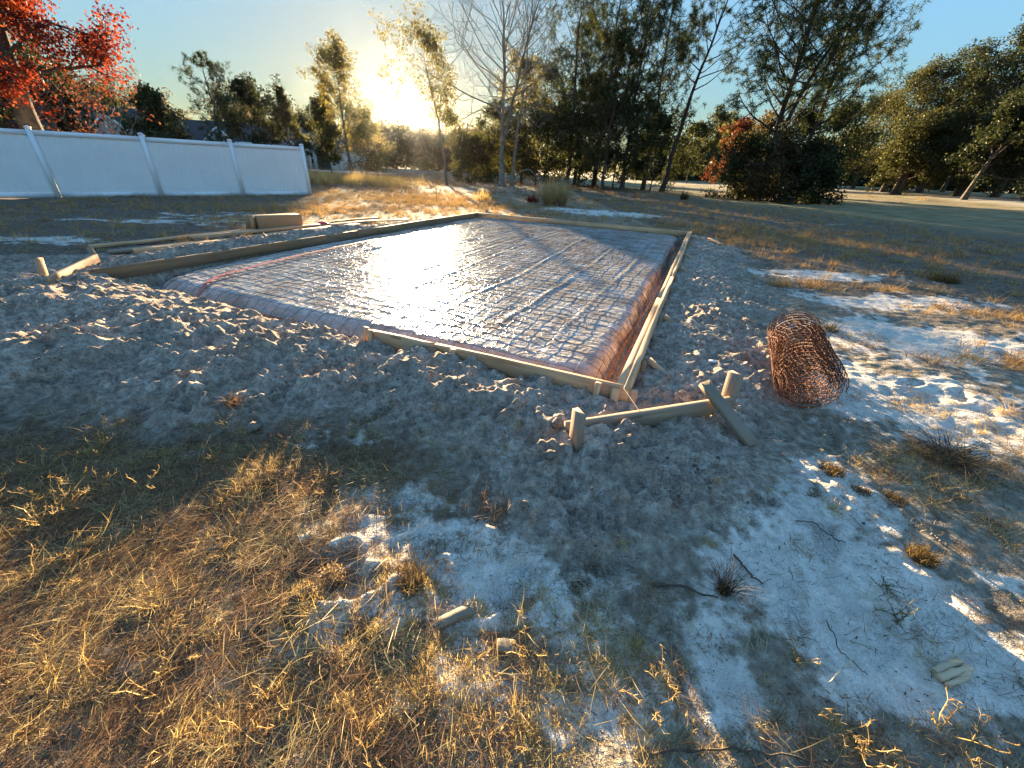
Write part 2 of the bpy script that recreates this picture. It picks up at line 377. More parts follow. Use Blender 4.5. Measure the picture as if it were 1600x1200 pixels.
# ground -----------------------------------------------------------------
def mat_ground():
    m = NT('sandy_ground'); v = m.co('Object')
    wh, gr, ch, tr, lawn, tan_strip = (m.attr(k) for k in ('white', 'grass', 'churn', 'tread', 'lawn', 'tan_strip'))
    f1 = m.noise(v, 2.5, 6, 0.65); f2 = m.noise(v, 18, 5, 0.65); f3 = m.noise(v, 140, 4, 0.6); f0 = m.noise(v, 0.45, 4)
    sand = m.ramp(f2, [(0.3, (0.56, 0.49, 0.41)), (0.65, (0.86, 0.78, 0.67))])
    sand = m.mix(m.ramp(f1, [(0.45, (0, 0, 0)), (0.7, (.55,) * 3)]), sand, (0.36, 0.31, 0.26))
    sand = m.mix(m.ramp(f3, [(0.55, (0, 0, 0)), (0.75, (.6,) * 3)]), sand, (0.25, 0.21, 0.17))
    grey = m.ramp(f2, [(0.34, (0.21, 0.15, 0.11)), (0.5, (0.52, 0.41, 0.32)), (0.66, (0.82, 0.69, 0.56))])
    grey = m.mix(m.math('MULTIPLY', f1, 0.8), grey, m.ramp(f3, [(0.38, (0.20, 0.145, 0.105)), (0.62, (0.58, 0.46, 0.36))]))
    f45 = m.noise(v, 50, 3, 0.7)
    grey = m.mix(m.ramp(f45, [(0.50, (0, 0, 0)), (0.66, (.65,) * 3)]), grey, (0.14, 0.10, 0.075))
    bump_dark = m.noise(v, 3.2, 5, 0.6, 0.8)
    grey = m.mix(m.ramp(bump_dark, [(0.42, (0, 0, 0)), (0.62, (.8,) * 3)]), grey, m.mix(1.0, grey, (0.64, 0.60, 0.57), 'MULTIPLY'))  # darker patches in the colour strengthen the shading of the bumps
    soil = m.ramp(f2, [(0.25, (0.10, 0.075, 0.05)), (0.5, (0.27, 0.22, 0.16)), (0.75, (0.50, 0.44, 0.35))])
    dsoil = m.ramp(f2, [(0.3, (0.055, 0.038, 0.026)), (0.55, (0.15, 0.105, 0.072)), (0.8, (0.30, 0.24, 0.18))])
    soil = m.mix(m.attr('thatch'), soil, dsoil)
    # crumbs of organic litter
    vo = m.n('ShaderNodeTexVoronoi'); m.l(v, vo.inputs['Vector']); vo.inputs['Scale'].default_value = 70
    crumb = m.math('LESS_THAN', vo.outputs['Distance'], m.math('MULTIPLY', f1, 0.36))
    edge = m.math('ADD', wh, m.math('MULTIPLY', m.math('SUBTRACT', f2, 0.5), 1.3), clamp=True)
    edge = m.math('ADD', edge, m.math('MULTIPLY', m.math('SUBTRACT', f3, 0.5), 0.7), clamp=True)
    edge = m.ramp(edge, [(0.28, (0, 0, 0)), (0.75, (1, 1, 1))])
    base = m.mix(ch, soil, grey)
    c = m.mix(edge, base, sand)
    c = m.mix(m.math('MULTIPLY', crumb, m.math('ADD', m.math('MULTIPLY', gr, 0.7, clamp=True), 0.16)), c, (0.075, 0.055, 0.038))
    lw = m.ramp(m.noise(v, 1.1, 5), [(0.3, (0.17, 0.13, 0.06)), (0.7, (0.34, 0.27, 0.145))])
    c = m.mix(m.math('MULTIPLY', lawn, m.ramp(m.math('ADD', f0, 0.0), [(0.25, (0.7,) * 3), (0.5, (1, 1, 1))])), c, lw)
    c = m.mix(tan_strip, c, (0.50, 0.43, 0.33))  # pale tan colour along a narrow band
    # hexagon boot tread pressed in damp sand
    vh = m.n('ShaderNodeTexVoronoi', feature='DISTANCE_TO_EDGE'); m.l(v, vh.inputs['Vector']); vh.inputs['Scale'].default_value = 42; vh.inputs['Randomness'].default_value = 0.25
    hexr = m.ramp(vh.outputs['Distance'], [(0.05, (1, 1, 1)), (0.22, (0, 0, 0))])
    n1 = m.bump(m.math('MULTIPLY', hexr, tr), 1.0, 0.012)
    n2 = m.bump(f2, 0.9, 0.045, n1)
    # dry twig-like creases
    cr = m.n('ShaderNodeTexNoise'); m.l(v, cr.inputs['Vector']); cr.inputs['Scale'].default_value = 34; cr.inputs['Detail'].default_value = 5; cr.inputs['Distortion'].default_value = 1.5
    ridg = m.math('ABSOLUTE', m.math('SUBTRACT', cr.outputs[0], 0.5))
    n3 = m.bump(ridg, 0.6, 0.012, n2)
    n4 = m.bump(f3, 0.7, 0.007, n3)
    m.bsdf(c, 0.95, n4, spec=0.15); return m.m

def mat_sheet():
    m = NT('polyethylene_sheet'); v = m.co('Object')
    f = m.noise(v, 3.0, 5); st = m.noise(m.co('Object', (1, 1, 1)), 0.8, 3)
    c = m.ramp(f, [(0.3, (0.30, 0.25, 0.21)), (0.5, (0.48, 0.44, 0.40)), (0.72, (0.68, 0.66, 0.64))])
    c = m.mix(m.math('MULTIPLY', m.attr('slope'), 0.55), c, (0.24, 0.17, 0.125))
    fs = m.noise(m.co('Object'), 11, 5, 0.65, 1.5)
    c = m.mix(m.ramp(fs, [(0.40, (.55,) * 3), (0.60, (0, 0, 0))]), c, (0.20, 0.15, 0.115))
    vo = m.n('ShaderNodeTexVoronoi', feature='DISTANCE_TO_EDGE'); mp = m.n('ShaderNodeVectorMath', operation='ADD')
    wob = m.n('ShaderNodeTexNoise'); m.l(v, wob.inputs['Vector']); wob.inputs['Scale'].default_value = 6
    ws = m.n('ShaderNodeVectorMath', operation='SCALE'); ws.inputs['Scale'].default_value = 0.25; m.l(wob.outputs['Color'], ws.inputs[0])
    m.l(v, mp.inputs[0]); m.l(ws.outputs[0], mp.inputs[1]); m.l(mp.outputs[0], vo.inputs['Vector']); vo.inputs['Scale'].default_value = 9
    crs = m.math('POWER', m.math('SUBTRACT', 1.0, m.math('MINIMUM', vo.outputs['Distance'], 1.0)), 6.0)
    n1 = m.bump(m.noise(v, 20, 5, 0.6, 1.2), 0.42, 0.012)
    n2 = m.bump(crs, 0.6, 0.009, n1)
    p = m.bsdf(c, m.ramp(f, [(0.3, (0.15,) * 3), (0.7, (0.24,) * 3)]), n2, spec=0.15)
    return m.m

MG = mat_ground(); MSHEET = mat_sheet()
MPINE = mat_wood('new_pine_lumber', (0.74, 0.44, 0.235), (0.42, 0.20, 0.09))
MPINEO = mat_wood('damp_pine_lumber', (0.34, 0.19, 0.095), (0.18, 0.09, 0.04))
MOLD = mat_wood('weathered_lumber', (0.42, 0.29, 0.19), (0.20, 0.125, 0.075), 0.4)
MDRIFT = mat_wood('driftwood', (0.22, 0.18, 0.12), (0.11, 0.085, 0.055), 0.6)
MRUST = mat_simple('rusty_steel_wire', (0.115, 0.05, 0.026), 0.75, 0.4, 20, 0.3, 0.001, 0.2)
MRUST2 = mat_simple('orange_rusted_wire', (0.22, 0.085, 0.035), 0.75, 0.4, 20, 0.3, 0.001, 0.15)
MRUSTD = mat_simple('dark_rusted_mesh_wire', (0.07, 0.034, 0.02), 0.8, 0.3, 20, 0.3, 0.001, 0.1)
MRUST3 = mat_simple('dark_rusted_roll_wire', (0.16, 0.062, 0.03), 0.75, 0.45, 14, 0.3, 0.001, 0.15)
def mat_vinyl():
    m = NT('white_vinyl'); v = m.co(); t = m.n('ShaderNodeTexCoord'); sx = m.n('ShaderNodeSeparateXYZ'); m.l(t.outputs['Object'], sx.inputs[0])
    n = m.noise(v, 5, 5, .65); d = m.math('SUBTRACT', m.math('MULTIPLY', n, 1.5), m.math('MULTIPLY_ADD', sx.outputs[2], 3.2, .35), clamp=True)
    c = m.mix(m.math('MULTIPLY', d, .8), m.ramp(m.noise(v, 1.3, 4), [(.3, (.74, .74, .75)), (.7, (.82, .82, .83))]), (.30, .25, .20)); m.bsdf(c, .42, spec=.5); return m.m
MVINYL = mat_vinyl()
MCARD = mat_simple('brown_cardboard', (0.36, 0.22, 0.115), 0.85, 0.08, 3, 0.1, 0.002)
MRED = mat_simple('red_tape', (0.42, 0.03, 0.035), 0.4, 0.1, 10, 0.2, 0.002, 0, 0.5)
MWHITEP = mat_simple('white_scrap_plastic', (0.75, 0.74, 0.70), 0.5, 0.05, 10)
MTWINE = mat_simple('pale_twine', (0.55, 0.48, 0.36), 0.8, 0.1, 30)
MSTICK = mat_simple('dead_twig', (0.075, 0.055, 0.04), 0.9, 0.3, 25, 0.4, 0.002)
MCLOD = mat_simple('sand_clod', (0.27, 0.21, 0.165), 0.95, 0.35, 14, 1.0, 0.02)
MSTRAW = mat_leaf('dry_straw', (0.40, 0.25, 0.10), (0.64, 0.46, 0.20), (0.78, 0.64, 0.37), 0.38)
MSTRAW2 = mat_leaf('brown_thatch', (0.12, 0.06, 0.034), (0.32, 0.175, 0.092), (0.50, 0.32, 0.18), 0.25)
MMOSS = mat_leaf('yellow_dry_moss', (0.42, 0.26, 0.11), (0.66, 0.47, 0.22), (0.80, 0.65, 0.38), 0.35)
MGRN = mat_leaf('olive_grass', (0.09, 0.075, 0.03), (0.20, 0.16, 0.06), (0.34, 0.26, 0.11), 0.35)
MREDL = mat_leaf('red_oak_leaves', (0.06, 0.008, 0.006), (0.19, 0.022, 0.012), (0.32, 0.07, 0.02), 0.5)
MREDW = mat_leaf('red_weed_leaves', (0.18, 0.02, 0.02), (0.30, 0.05, 0.04), None, 0.5)
MBARK = mat_simple('grey_brown_bark', (0.105, 0.082, 0.062), 0.95, 0.35, 5, 0.9, 0.04)
MBARKL = mat_simple('pale_bark', (0.20, 0.175, 0.14), 0.95, 0.3, 4, 0.7, 0.03)
MBARKD = mat_simple('dark_pine_bark', (0.06, 0.047, 0.038), 0.95, 0.35, 5, 0.9, 0.04)

# ------------------------------------------------------------------ the ground sheet
def axis(segs):
    out = [segs[0][0]]
    for (a, b, h) in segs:
        n = max(1, int(round((b - a) / h))); out.extend(np.linspace(a, b, n + 1)[1:])
    return out
def grow(start, end, h, k):
    o = []; x = start; s = 1 if end > start else -1
    while abs(x) < abs(end) or (x * s < 0): x += s * h; h *= k; o.append(x)
    return o
xs = axis([(-7.0, -2.4, 0.035), (-2.4, 3.0, 0.0150), (3.0, 7.5, 0.035)])
xs = sorted(grow(-7.0, -600, 0.04, 1.085)) + list(xs) + grow(7.5, 600, 0.04, 1.085)
ys = axis([(0.25, 3.4, 0.0150), (3.4, 8.5, 0.030)])
ys = sorted(grow(0.25, -60, 0.04, 1.2)) + list(ys) + grow(8.5, 900, 0.034, 1.035)
xs = np.array(xs); ys = np.array(ys)
X, Y = np.meshgrid(xs, ys); XF, YF = X.ravel(), Y.ravel()
Z = height(XF, YF)
nx, ny = len(xs), len(ys)
ii = (np.arange(ny - 1)[:, None] * nx + np.arange(nx - 1)[None, :]).ravel()
gm = np_mesh('ground', np.stack([XF, YF, Z], -1), [np.stack([ii, ii + 1, ii + nx + 1, ii + nx], -1)], True)
ground = link('ground', gm, MG); tag(ground, kind='structure')
wh_, gr_, ch_ = masks(XF, YF)
_, td_ = stamp(XF, YF, HEXP); _, td2 = stamp(XF, YF, PRINTS)
rr_ = np.hypot(XF, YF)
lawn_ = sst(15, 22, XF + 0.2 * YF) * sst(12, 20, YF)
RP = np.array([(22, 86), (25.7, 76.2), (30.8, 64.1), (35.0, 48.4), (35.6, 42.4), (34.6, 34.4), (33.6, 29.9), (32.5, 20), (31, 8)])
rd_ = np.full(XF.shape, 1e9)
for (q0_, q1_) in zip(RP[:-1], RP[1:]):
    d_ = q1_ - q0_; t_ = np.clip(((XF - q0_[0]) * d_[0] + (YF - q0_[1]) * d_[1]) / (d_ @ d_), 0, 1)
    rd_ = np.minimum(rd_, np.hypot(XF - q0_[0] - d_[0] * t_, YF - q0_[1] - d_[1] * t_))
tan_strip_ = 1 - sst(1.5, 2.3, rd_ + .3 * fbm(XF * .5, YF * .5, 2, 96))
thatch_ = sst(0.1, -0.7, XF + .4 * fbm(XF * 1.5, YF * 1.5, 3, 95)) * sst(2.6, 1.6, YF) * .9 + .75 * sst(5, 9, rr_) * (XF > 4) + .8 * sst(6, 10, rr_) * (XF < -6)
for k, val in (('thatch', np.clip(thatch_, 0, 1)), ('white', wh_), ('grass', np.clip(gr_, 0, 1)), ('churn', ch_), ('tread', np.clip(td_ + 0.45 * td2, 0, 1)), ('lawn', np.clip(lawn_, 0, 1)), ('tan_strip', tan_strip_)):
    at = gm.attributes.new(k, 'FLOAT', 'POINT'); at.data.foreach_set('value', val.astype(np.float32))
print('ground verts', len(XF))

# ------------------------------------------------------------------ boards
def board_mesh(L, W, T, seed=0, warp=0.003, bev=0.002, seg=6):
    """length along X, W along Y, T along Z; slightly warped with worn edges"""
    r = np.random.default_rng(seed); xs_ = np.linspace(0, L, seg + 1)
    prof = []
    for (sy, sz) in ((-1, -1), (1, -1), (1, 1), (-1, 1)):
        y, z = sy * W / 2, sz * T / 2
        if sy * sz > 0: prof += [(y, z - sz * bev), (y - sy * bev, z)]
        else: prof += [(y - sy * bev, z), (y, z - sz * bev)]
    prof = np.array(prof)
    offy = warp * np.cumsum(r.normal(0, 0.6, seg + 1)); offz = warp * np.cumsum(r.normal(0, 0.6, seg + 1))
    offy -= np.linspace(offy[0], offy[-1], seg + 1); offz -= np.linspace(offz[0], offz[-1], seg + 1)
    V_ = []
    for i, x in enumerate(xs_):
        e = r.normal(0, warp * 0.25, (8, 2))
        for k in range(8): V_.append((x, prof[k][0] + offy[i] + e[k][0], prof[k][1] + offz[i] + e[k][1]))
    V_ = np.array(V_); q = []
    for i in range(seg):
        for k in range(8): q.append((i * 8 + k, i * 8 + (k + 1) % 8, (i + 1) * 8 + (k + 1) % 8, (i + 1) * 8 + k))
    caps = [[tuple(range(8))[::-1]], [tuple(range(seg * 8, seg * 8 + 8))]]
    me = np_mesh('board', V_, [np.array(q), np.array(caps[0]), np.array(caps[1])])
    return me
def frame(p0, p1, up):
    p0 = Vector([float(v) for v in p0]); p1 = Vector([float(v) for v in p1]); x = (p1 - p0).normalized()
    z = Vector(up); z = (z - x * z.dot(x)).normalized(); y = z.cross(x)
    return Matrix(((x[0], y[0], z[0], p0[0]), (x[1], y[1], z[1], p0[1]), (x[2], y[2], z[2], p0[2]), (0, 0, 0, 1))), (p1 - p0).length
_bs = [100]
def board(name, p0, p1, W, T, mat, parent=None, up=(0, 0, 1), warp=0.003, seg=6):
    """centre line p0->p1; T is the size along 'up'"""
    _bs[0] += 1; mw, L = frame(p0, p1, up)
    return link(name, board_mesh(L, W, T, _bs[0], warp, 0.002, seg), mat, parent, mw)
def stake_mesh(L, W, T, seed):
    me = board_mesh(L, W, T, seed, 0.002, 0.003, 4)
    return me

F = empty('slab_formwork', fw(LU / 2, LV / 2, 0), 'long rectangular timber form of pale pine boards staked around the plastic sheet', 'formwork')
BH, BT = 0.14, 0.045
zc = ZT - BH / 2
aN = float(ab(*flat(566, 520, ZT)[:2])[0])
# near board in two lengths, right side doubled, far and left
board('board', fw(0.0, BT / 2, zc), fw(1.52, BT / 2, zc), BT, BH, MPINE, F)
board('board', fw(1.525, BT / 2, zc), fw(aN, BT / 2, zc - 0.01), BT, BH, MPINE, F)
for k, (b0, b1) in enumerate(((0.042, 3.62), (3.625, 6.6), (6.605, LV - .042))):
    board('board', fw(BT / 2, b0, zc), fw(BT / 2, b1, zc), BT, BH, MPINE, F)
for k, (b0, b1) in enumerate(((0.042, 2.4), (2.405, 6.0), (6.005, LV - .042))):
    board('board', fw(BT * 1.5 + 0.004, b0, zc - 0.003), fw(BT * 1.5 + 0.004, b1, zc - 0.003), BT, BH, MPINE, F)
for (a0, a1) in ((0.0, 3.1), (3.105, LU)):
    board('board', fw(a0, LV - BT / 2, zc), fw(a1, LV - BT / 2, zc), BT, BH, MPINE, F)
for (b0, b1) in ((-0.12, 4.2), (4.205, LV - 0.042)):
    board('board', fw(LU - BT / 2, b0, zc), fw(LU - BT / 2, b1, zc), BT, BH, MPINEO, F)
for (b0, b1) in ((0.5, 4.8), (4.805, LV - 0.05)):
    board('board', fw(LU + BT / 2 + .003, b0, zc - 0.012), fw(LU + BT / 2 + .003, b1, zc - 0.012), BT, BH, MPINE, F)
# stakes (each a part)
def fstake(a, b, top, lean=(0, 0), W=0.038, T=0.035, L=0.4, mat=None):
    p1 = fw(a, b, top); p0 = fw(a + lean[0], b + lean[1], top - L)
    board('stake', p0, p1, W, T, mat or MPINE, F, up=(V[0], V[1], 0), warp=0.001, seg=2)
fstake(0.20, -0.03, ZT + .012, (0.01, -0.06)); fstake(0.085, -0.022, ZT - .01, (0, 0), W=0.05)
fstake(1.33, -0.025, ZT + .01, (0.0, -0.07)); fstake(1.52, -0.022, ZT - .02, (0, 0), W=0.085, mat=MPINEO)
fstake(aN - 0.03, -0.022, ZT + .012, (0, -0.02)); fstake(aN + 0.03, 0.0, ZT + .018, (0.04, -0.05), W=0.045)
fstake(-0.025, 0.03, ZT - .015, (0.0, -0.01), W=0.055)
for (b, tall) in ((0.55, 1), (1.75, 1), (3.05, 0), (4.4, 1), (5.7, 1), (7.3, 1), (8.6, 1)):
    fstake(-0.022, b, ZT - 0.02, (0, 0), mat=MPINEO)
    if tall:
        p1 = fw(-0.05, b + 0.05, ZT - 0.02); p0 = fw(-0.36, b + 0.03, -0.06)
        board('kicker', p0, p1, 0.038, 0.035, MPINE, F, up=(0, 0, 1), warp=0.001, seg=2)
for a in (1.2, 2.6, 4.0, 5.3): fstake(a, LV + 0.022, ZT - 0.01, mat=MPINEO)
for b in (1.6, 3.3, 6.9, 8.7): fstake(LU + 0.065, b, ZT + 0.01 * (b > 6), mat=MPINEO)

# ------------------------------------------------------------------ plastic sheet over the sand pad
def sheet_z(a, b, detail=True):
    a = np.asarray(a, float); b = np.asarray(b, float)
    wob = 0.05 * perlin(a * 1.5, b * 1.5, 61) + 0.03 * perlin(a * 4, b * 4, 62)
    lm = 0.10 + 0.42 * np.exp(-np.maximum(b, 0) / 1.3)
    x0, x1, y0, y1 = 0.235, LU - lm, 0.12, LV - 0.10
    cx, cy = (x0 + x1) / 2, (y0 + y1) / 2; hx, hy = (x1 - x0) / 2, (y1 - y0) / 2; rc = 0.35
    qx = np.abs(a - cx) - hx + rc; qy = np.abs(b - cy) - hy + rc
    d = -(np.hypot(np.maximum(qx, 0), np.maximum(qy, 0)) + np.minimum(np.maximum(qx, qy), 0) - rc)
    wdt = 0.15 + 0.25 * np.exp(-np.maximum(b, 0) / 0.5) * 1.0 + 0.10 * sst(3, 6, a) * np.exp(-np.maximum(b, 0) / 0.5)
    t = np.clip((d + wob * 0.8) / wdt, 0, 1)
    z = -0.135 + 0.195 * np.clip(1 - (1 - t) ** 2.0, 0, 1) ** 0.72
    slope = (1 - sst(0.35, 0.95, t))
    if detail:
        wa = a + 0.1 * perlin(a * 2, b * 2, 63); wb = b + 0.1 * perlin(a * 2, b * 2, 64)
        z = z + (0.006 * fbm(wa * 1.6, wb * 1.0, 2, 65) - 0.005 * np.abs(perlin(wa * 2.6, wb * 3.2, 66)) - 0.0045 * np.abs(perlin(wa * 5.0, wb * 8.5, 68)) + 0.0018 * perlin(a * 12, b * 15, 67)) * (0.4 + 0.6 * t)
        # pull folds that run the length of the pad
        for i, a0 in enumerate((0.75, 1.35, 2.1, 2.95, 3.35, 4.1, 5.0)):
            aa = a0 + 0.05 * np.sin(b * 0.9 + i) + 0.03 * perlin(b * 1.3, b * 0 + i, 69)
            on = sst(0.2 + 0.3 * i, 1 + 0.3 * i, b) * (1 - sst(6.5 + 0.4 * i, 8 + 0.3 * i, b))
            z = z + on * (0.009 + .005 * perlin(b * 2.0, b * 0 + i, 79)) * (np.exp(-((a - aa) / 0.022) ** 2) - 0.5 * np.exp(-((a - aa - 0.07) / 0.04) ** 2))
        # pleats on the banks
        z = z + slope * (t > 0.02) * (0.016 * np.sin(a * 21 + 3 * perlin(a * 2, b * 0, 70)) * (b < 0.9) + 0.014 * np.sin(b * 26 + 3 * perlin(b * 2, a * 0, 71)) * (b >= 0.9) * (a < 1))
    return z, slope
sa = np.arange(0.085, LU - 0.045, 0.026); sb = np.arange(0.045, LV - 0.045, 0.028)
SA, SB = np.meshgrid(sa, sb); SAf, SBf = SA.ravel(), SB.ravel()
sz, ssl = sheet_z(SAf, SBf)
pts = D0[None, :] + SAf[:, None] * U + SBf[:, None] * V
n1_, n2_ = len(sa), len(sb); jj = (np.arange(n2_ - 1)[:, None] * n1_ + np.arange(n1_ - 1)[None, :]).ravel()
sm = np_mesh('plastic_sheet', np.column_stack([pts, sz]), [np.stack([jj, jj + n1_, jj + n1_ + 1, jj + 1], -1)], True)
at = sm.attributes.new('slope', 'FLOAT', 'POINT'); at.data.foreach_set('value', (ssl * (SBf < 0.7) + 0.9 * ssl * (SAf < 0.6)).clip(0, 1).astype(np.float32))
sh = relink('plastic_sheet', sm, MSHEET, fw(LU / 2, LV / 2, 0)); tag(sh, 'wrinkled clear plastic sheet spread over the raised sand pad inside the form', 'plastic sheet')

# wire mesh laid on the sheet, every wire a part
WM = empty('reinforcing_mesh', fw(LU / 2, LV / 2, 0.08), 'flat rusty square wire mesh lying over the plastic sheet inside the form', 'wire mesh')
def wire(path, r, mat, parent, name='wire', sides=4):
    A = Acc(); A.tube(path, r, sides); return link(name, A.mesh(name), mat, parent)
wr = np.random.default_rng(9)
for i, a in enumerate(np.arange(0.14, LU - 0.12, 0.152)):
    bb = np.arange(0.10, LV - 0.07, 0.10); aa = a + 0.009 * np.sin(bb * 0.8 + i * 0.3) + 0.012 * perlin(bb * 1.2, bb * 0 + i * 3.3, 72)
    z, s = sheet_z(aa, bb, False)
    z = z + 0.007 + 0.010 * np.abs(perlin(bb * 1.5, bb * 0 + i * 1.7, 73)) + 0.02 * s
    P_ = D0[None] + aa[:, None] * U + bb[:, None] * V
    wire(np.column_stack([P_, z]), 0.0019, MRUSTD, WM, 'long_wire')
for i, b in enumerate(np.arange(0.16, LV - 0.10, 0.152)):
    aa = np.arange(0.10, LU - 0.12 - 0.4 * math.exp(-b / 1.3), 0.10); bb = b + 0.009 * np.sin(aa * 0.9 + i * 0.4) + 0.014 * perlin(aa * 1.2, aa * 0 + i * 2.3, 74)
    z, s = sheet_z(aa, bb, False)
    z = z + 0.011 + 0.010 * np.abs(perlin(aa * 1.5, aa * 0 + i * 1.7, 75)) + 0.02 * s
    P_ = D0[None] + aa[:, None] * U + bb[:, None] * V
    wire(np.column_stack([P_, z]), 0.0019, MRUSTD, WM, 'cross_wire')

# rebar in the right-hand and near trenches
def rebar(name, path, label, r=0.0075, mat=MRUST2):
    A = Acc(); A.tube(path, r, 6, True); o = relink(name, A.mesh(name), mat, path[len(path) // 2]); return tag(o, label, 'rebar', 'rusty reinforcing bars lying in the form')
tb = np.linspace(0.12, LV - 0.4, 40)
rebar('rebar', np.array([fw(0.205 + 0.02 * math.sin(t * 1.1), t, -0.035 + 0.01 * math.sin(t * 2.3)) for t in tb]), 'long rusty bar lying in the trench beside the right-hand board')
rebar('rebar', np.array([fw(0.155 + 0.012 * math.sin(t * 0.8 + 1), t, -0.055 + 0.01 * math.sin(t * 1.3)) for t in tb[2:]]), 'second rusty bar, closest to the inner face of the right-hand board')
ta = np.linspace(aN - 0.2, LU - 0.65, 24)
rebar('rebar', np.array([fw(t, 0.10 + 0.01 * math.sin(t * 1.9), 0.0 + 0.008 * math.sin(t * 2.1)) for t in ta]), 'dark rusty bar along the open near-left foot of the sheet')
# red tape over the left part of the sheet
def ribbon(pth, wdt, lift):
    pth = np.asarray(pth); A = Acc(); n = len(pth); t = np.gradient(pth, axis=0); s = np.stack([t[:, 1], -t[:, 0]], -1); s /= np.linalg.norm(s, axis=1, keepdims=True)
    L, Rr = pth - s * wdt / 2, pth + s * wdt / 2
    v = []
    for q in (L, Rr):
        z = sheet_z(q[:, 0], q[:, 1])[0] + lift; P_ = D0[None] + q[:, :1] * U + q[:, 1:] * V; v.append(np.column_stack([P_, z]))
    v = np.concatenate(v); i = np.arange(n - 1); top = np.stack([i, i + 1, i + n + 1, i + n], -1)
    v2 = v.copy(); v2[:, 2] -= 0.0015
    A.add(np.vstack([v, v2]), None, np.vstack([top, top[:, ::-1] + 2 * n])); return A.mesh('tape')
_q0 = ab(*flat(308, 465, 0.0)[:2]); _q1 = ab(*flat(345, 433, .06)[:2]); _q2 = ab(*flat(450, 405, .06)[:2]); _q3 = ab(*flat(590, 375, .06)[:2]); _q4 = ab(*flat(720, 345, .06)[:2])
_qa = ab(*flat(306, 462, -.02)[:2]); ctl = np.array([(_qa[0] - .02, 0.16), (_qa[0] - .02, max(.3, _qa[1])), _q1, _q2, _q3])
tt = np.linspace(0, len(ctl) - 1, 90); ppath = np.stack([np.interp(tt, range(len(ctl)), ctl[:, k]) for k in (0, 1)], -1)
kk = np.ones(9) / 9
for k in (0, 1): ppath[4:-4, k] = np.convolve(ppath[:, k], kk, 'valid')
tp = relink('red_tape', ribbon(ppath, 0.045, 0.03), MRED, fw(*ctl[2], 0.06)); tag(tp, 'narrow red tape running over the left end of the plastic sheet', 'tape')

# ------------------------------------------------------------------ batter boards
pL = gnd(898, 688); pR = gnd(1143, 640)
BB = empty('batter_board', (pL + pR) / 2, 'weathered crossboard nailed between two short stakes before the near-right corner', 'batter board')
def vstake(px, py, topx, topy, W, T, mat, parent, name='stake', hgt=None, deep=0.12):
    b = gnd(px, py)
    # height such that the top lands on the photographed row
    best = min(np.arange(0.05, 0.8, 0.01), key=lambda h: abs(proj(b + np.array([0, 0, h]))[1] - topy))
    dtop = b + np.array([0, 0, best]); tx = proj(dtop)[0]; kx = (topx - tx) / FPX * ((dtop - np.array([0, 0, CAM_H])) @ FW)
    dtop = dtop + RT * kx; d = dtop - b
    return board(name, b - d / max(d[2], .05) * deep, dtop, W, T, mat, parent, up=(U[0] * .2 + .9, .3, 0), warp=0.001, seg=2), dtop
s1, t1_ = vstake(899, 690, 905, 643, 0.085, 0.038, MOLD, BB)
s2, t2_ = vstake(1132, 640, 1150, 583, 0.085, 0.04, MOLD, BB)
c0 = flat(908, 668, 0.10); c1 = flat(1128, 633, 0.14)
dv = (c1 - c0) / np.linalg.norm(c1 - c0)
board('crossboard', c0 - dv * 0.1, c1 + dv * 0.06, 0.038, 0.10, MOLD, BB, warp=0.002)
l0 = gnd(1175, 700); l1 = flat(1100, 598, 0.27)
lb = board('brace', l0 + (0, 0, 0.01), l1, 0.07, 0.036, MDRIFT, BB, up=(0.2, -0.8, 0.5), warp=0.002)
# left batter board
pA, pB = gnd(70, 437), gnd(137, 408)
B2 = empty('batter_board', (pA + pB) / 2, 'pale low board with two stakes standing at the far left end of the form', 'batter board')
vstake(72, 438, 60, 404, 0.09, 0.038, MPINE, B2); vstake(150, 405, 140, 387, 0.09, 0.04, MOLD, B2)
q0, q1 = gnd(78, 440), gnd(156, 412)
board('crossboard', q0 + (0, 0, .06), q1 + (0, 0, .075), 0.038, 0.10, MPINE, B2)

# loose planks behind the left board
def plank(p0, p1, W, T, label, mat=MPINE, z0=0.03, z1=0.03):
    a_, b_ = gnd(*p0), gnd(*p1); a_[2] += z0; b_[2] += z1; c = (a_ + b_) / 2
    mw, L = frame(a_, b_, (0, 0, 1)); _bs[0] += 1
    me = board_mesh(L, W, T, _bs[0], 0.004, 0.003, 8); me.transform(Matrix.Translation((-L / 2, 0, 0)))
    mw = mw.copy(); mw.translation = Vector([float(v) for v in c])
    o = link('loose_plank', me, mat, None, mw); return tag(o, label, 'plank', 'loose planks behind the left board of the form')
plank((142, 390), (398, 363), 0.14, 0.038, 'long pale plank furthest back from the form, its end by the grey stake', z0=.05, z1=.05)
plank((395, 366), (590, 347), 0.14, 0.038, 'grey weathered plank passing just in front of the cardboard box', MOLD, .04, .04)
plank((214, 401), (420, 376), 0.09, 0.06, 'short thick plank with a sawn yellow end between the form and the longest plank', z0=.05, z1=.05)
plank((330, 383), (560, 352), 0.14, 0.038, 'greyish plank half buried in sand closest to the left board', MOLD, .02, .03)
plank((250, 396), (520, 360), 0.19, 0.04, 'wide pale plank lying flat nearest the left board', MPINE, .06, .07)
plank((170, 397), (330, 383), 0.14, 0.04, 'greyish plank running from the left stakes under the thick plank', MOLD, .03, .06)
plank((300, 377), (500, 356), 0.15, 0.04, 'pale plank between the longest plank and the left board', MPINE, .07, .07)
plank((505, 351), (590, 345), 0.12, 0.03, 'thin far plank tilted beyond the red rag', MPINEO, .05, .08)
plank((555, 349), (640, 346), 0.10, 0.03, 'short pale plank furthest right behind the left board', MPINE, .04, .05)
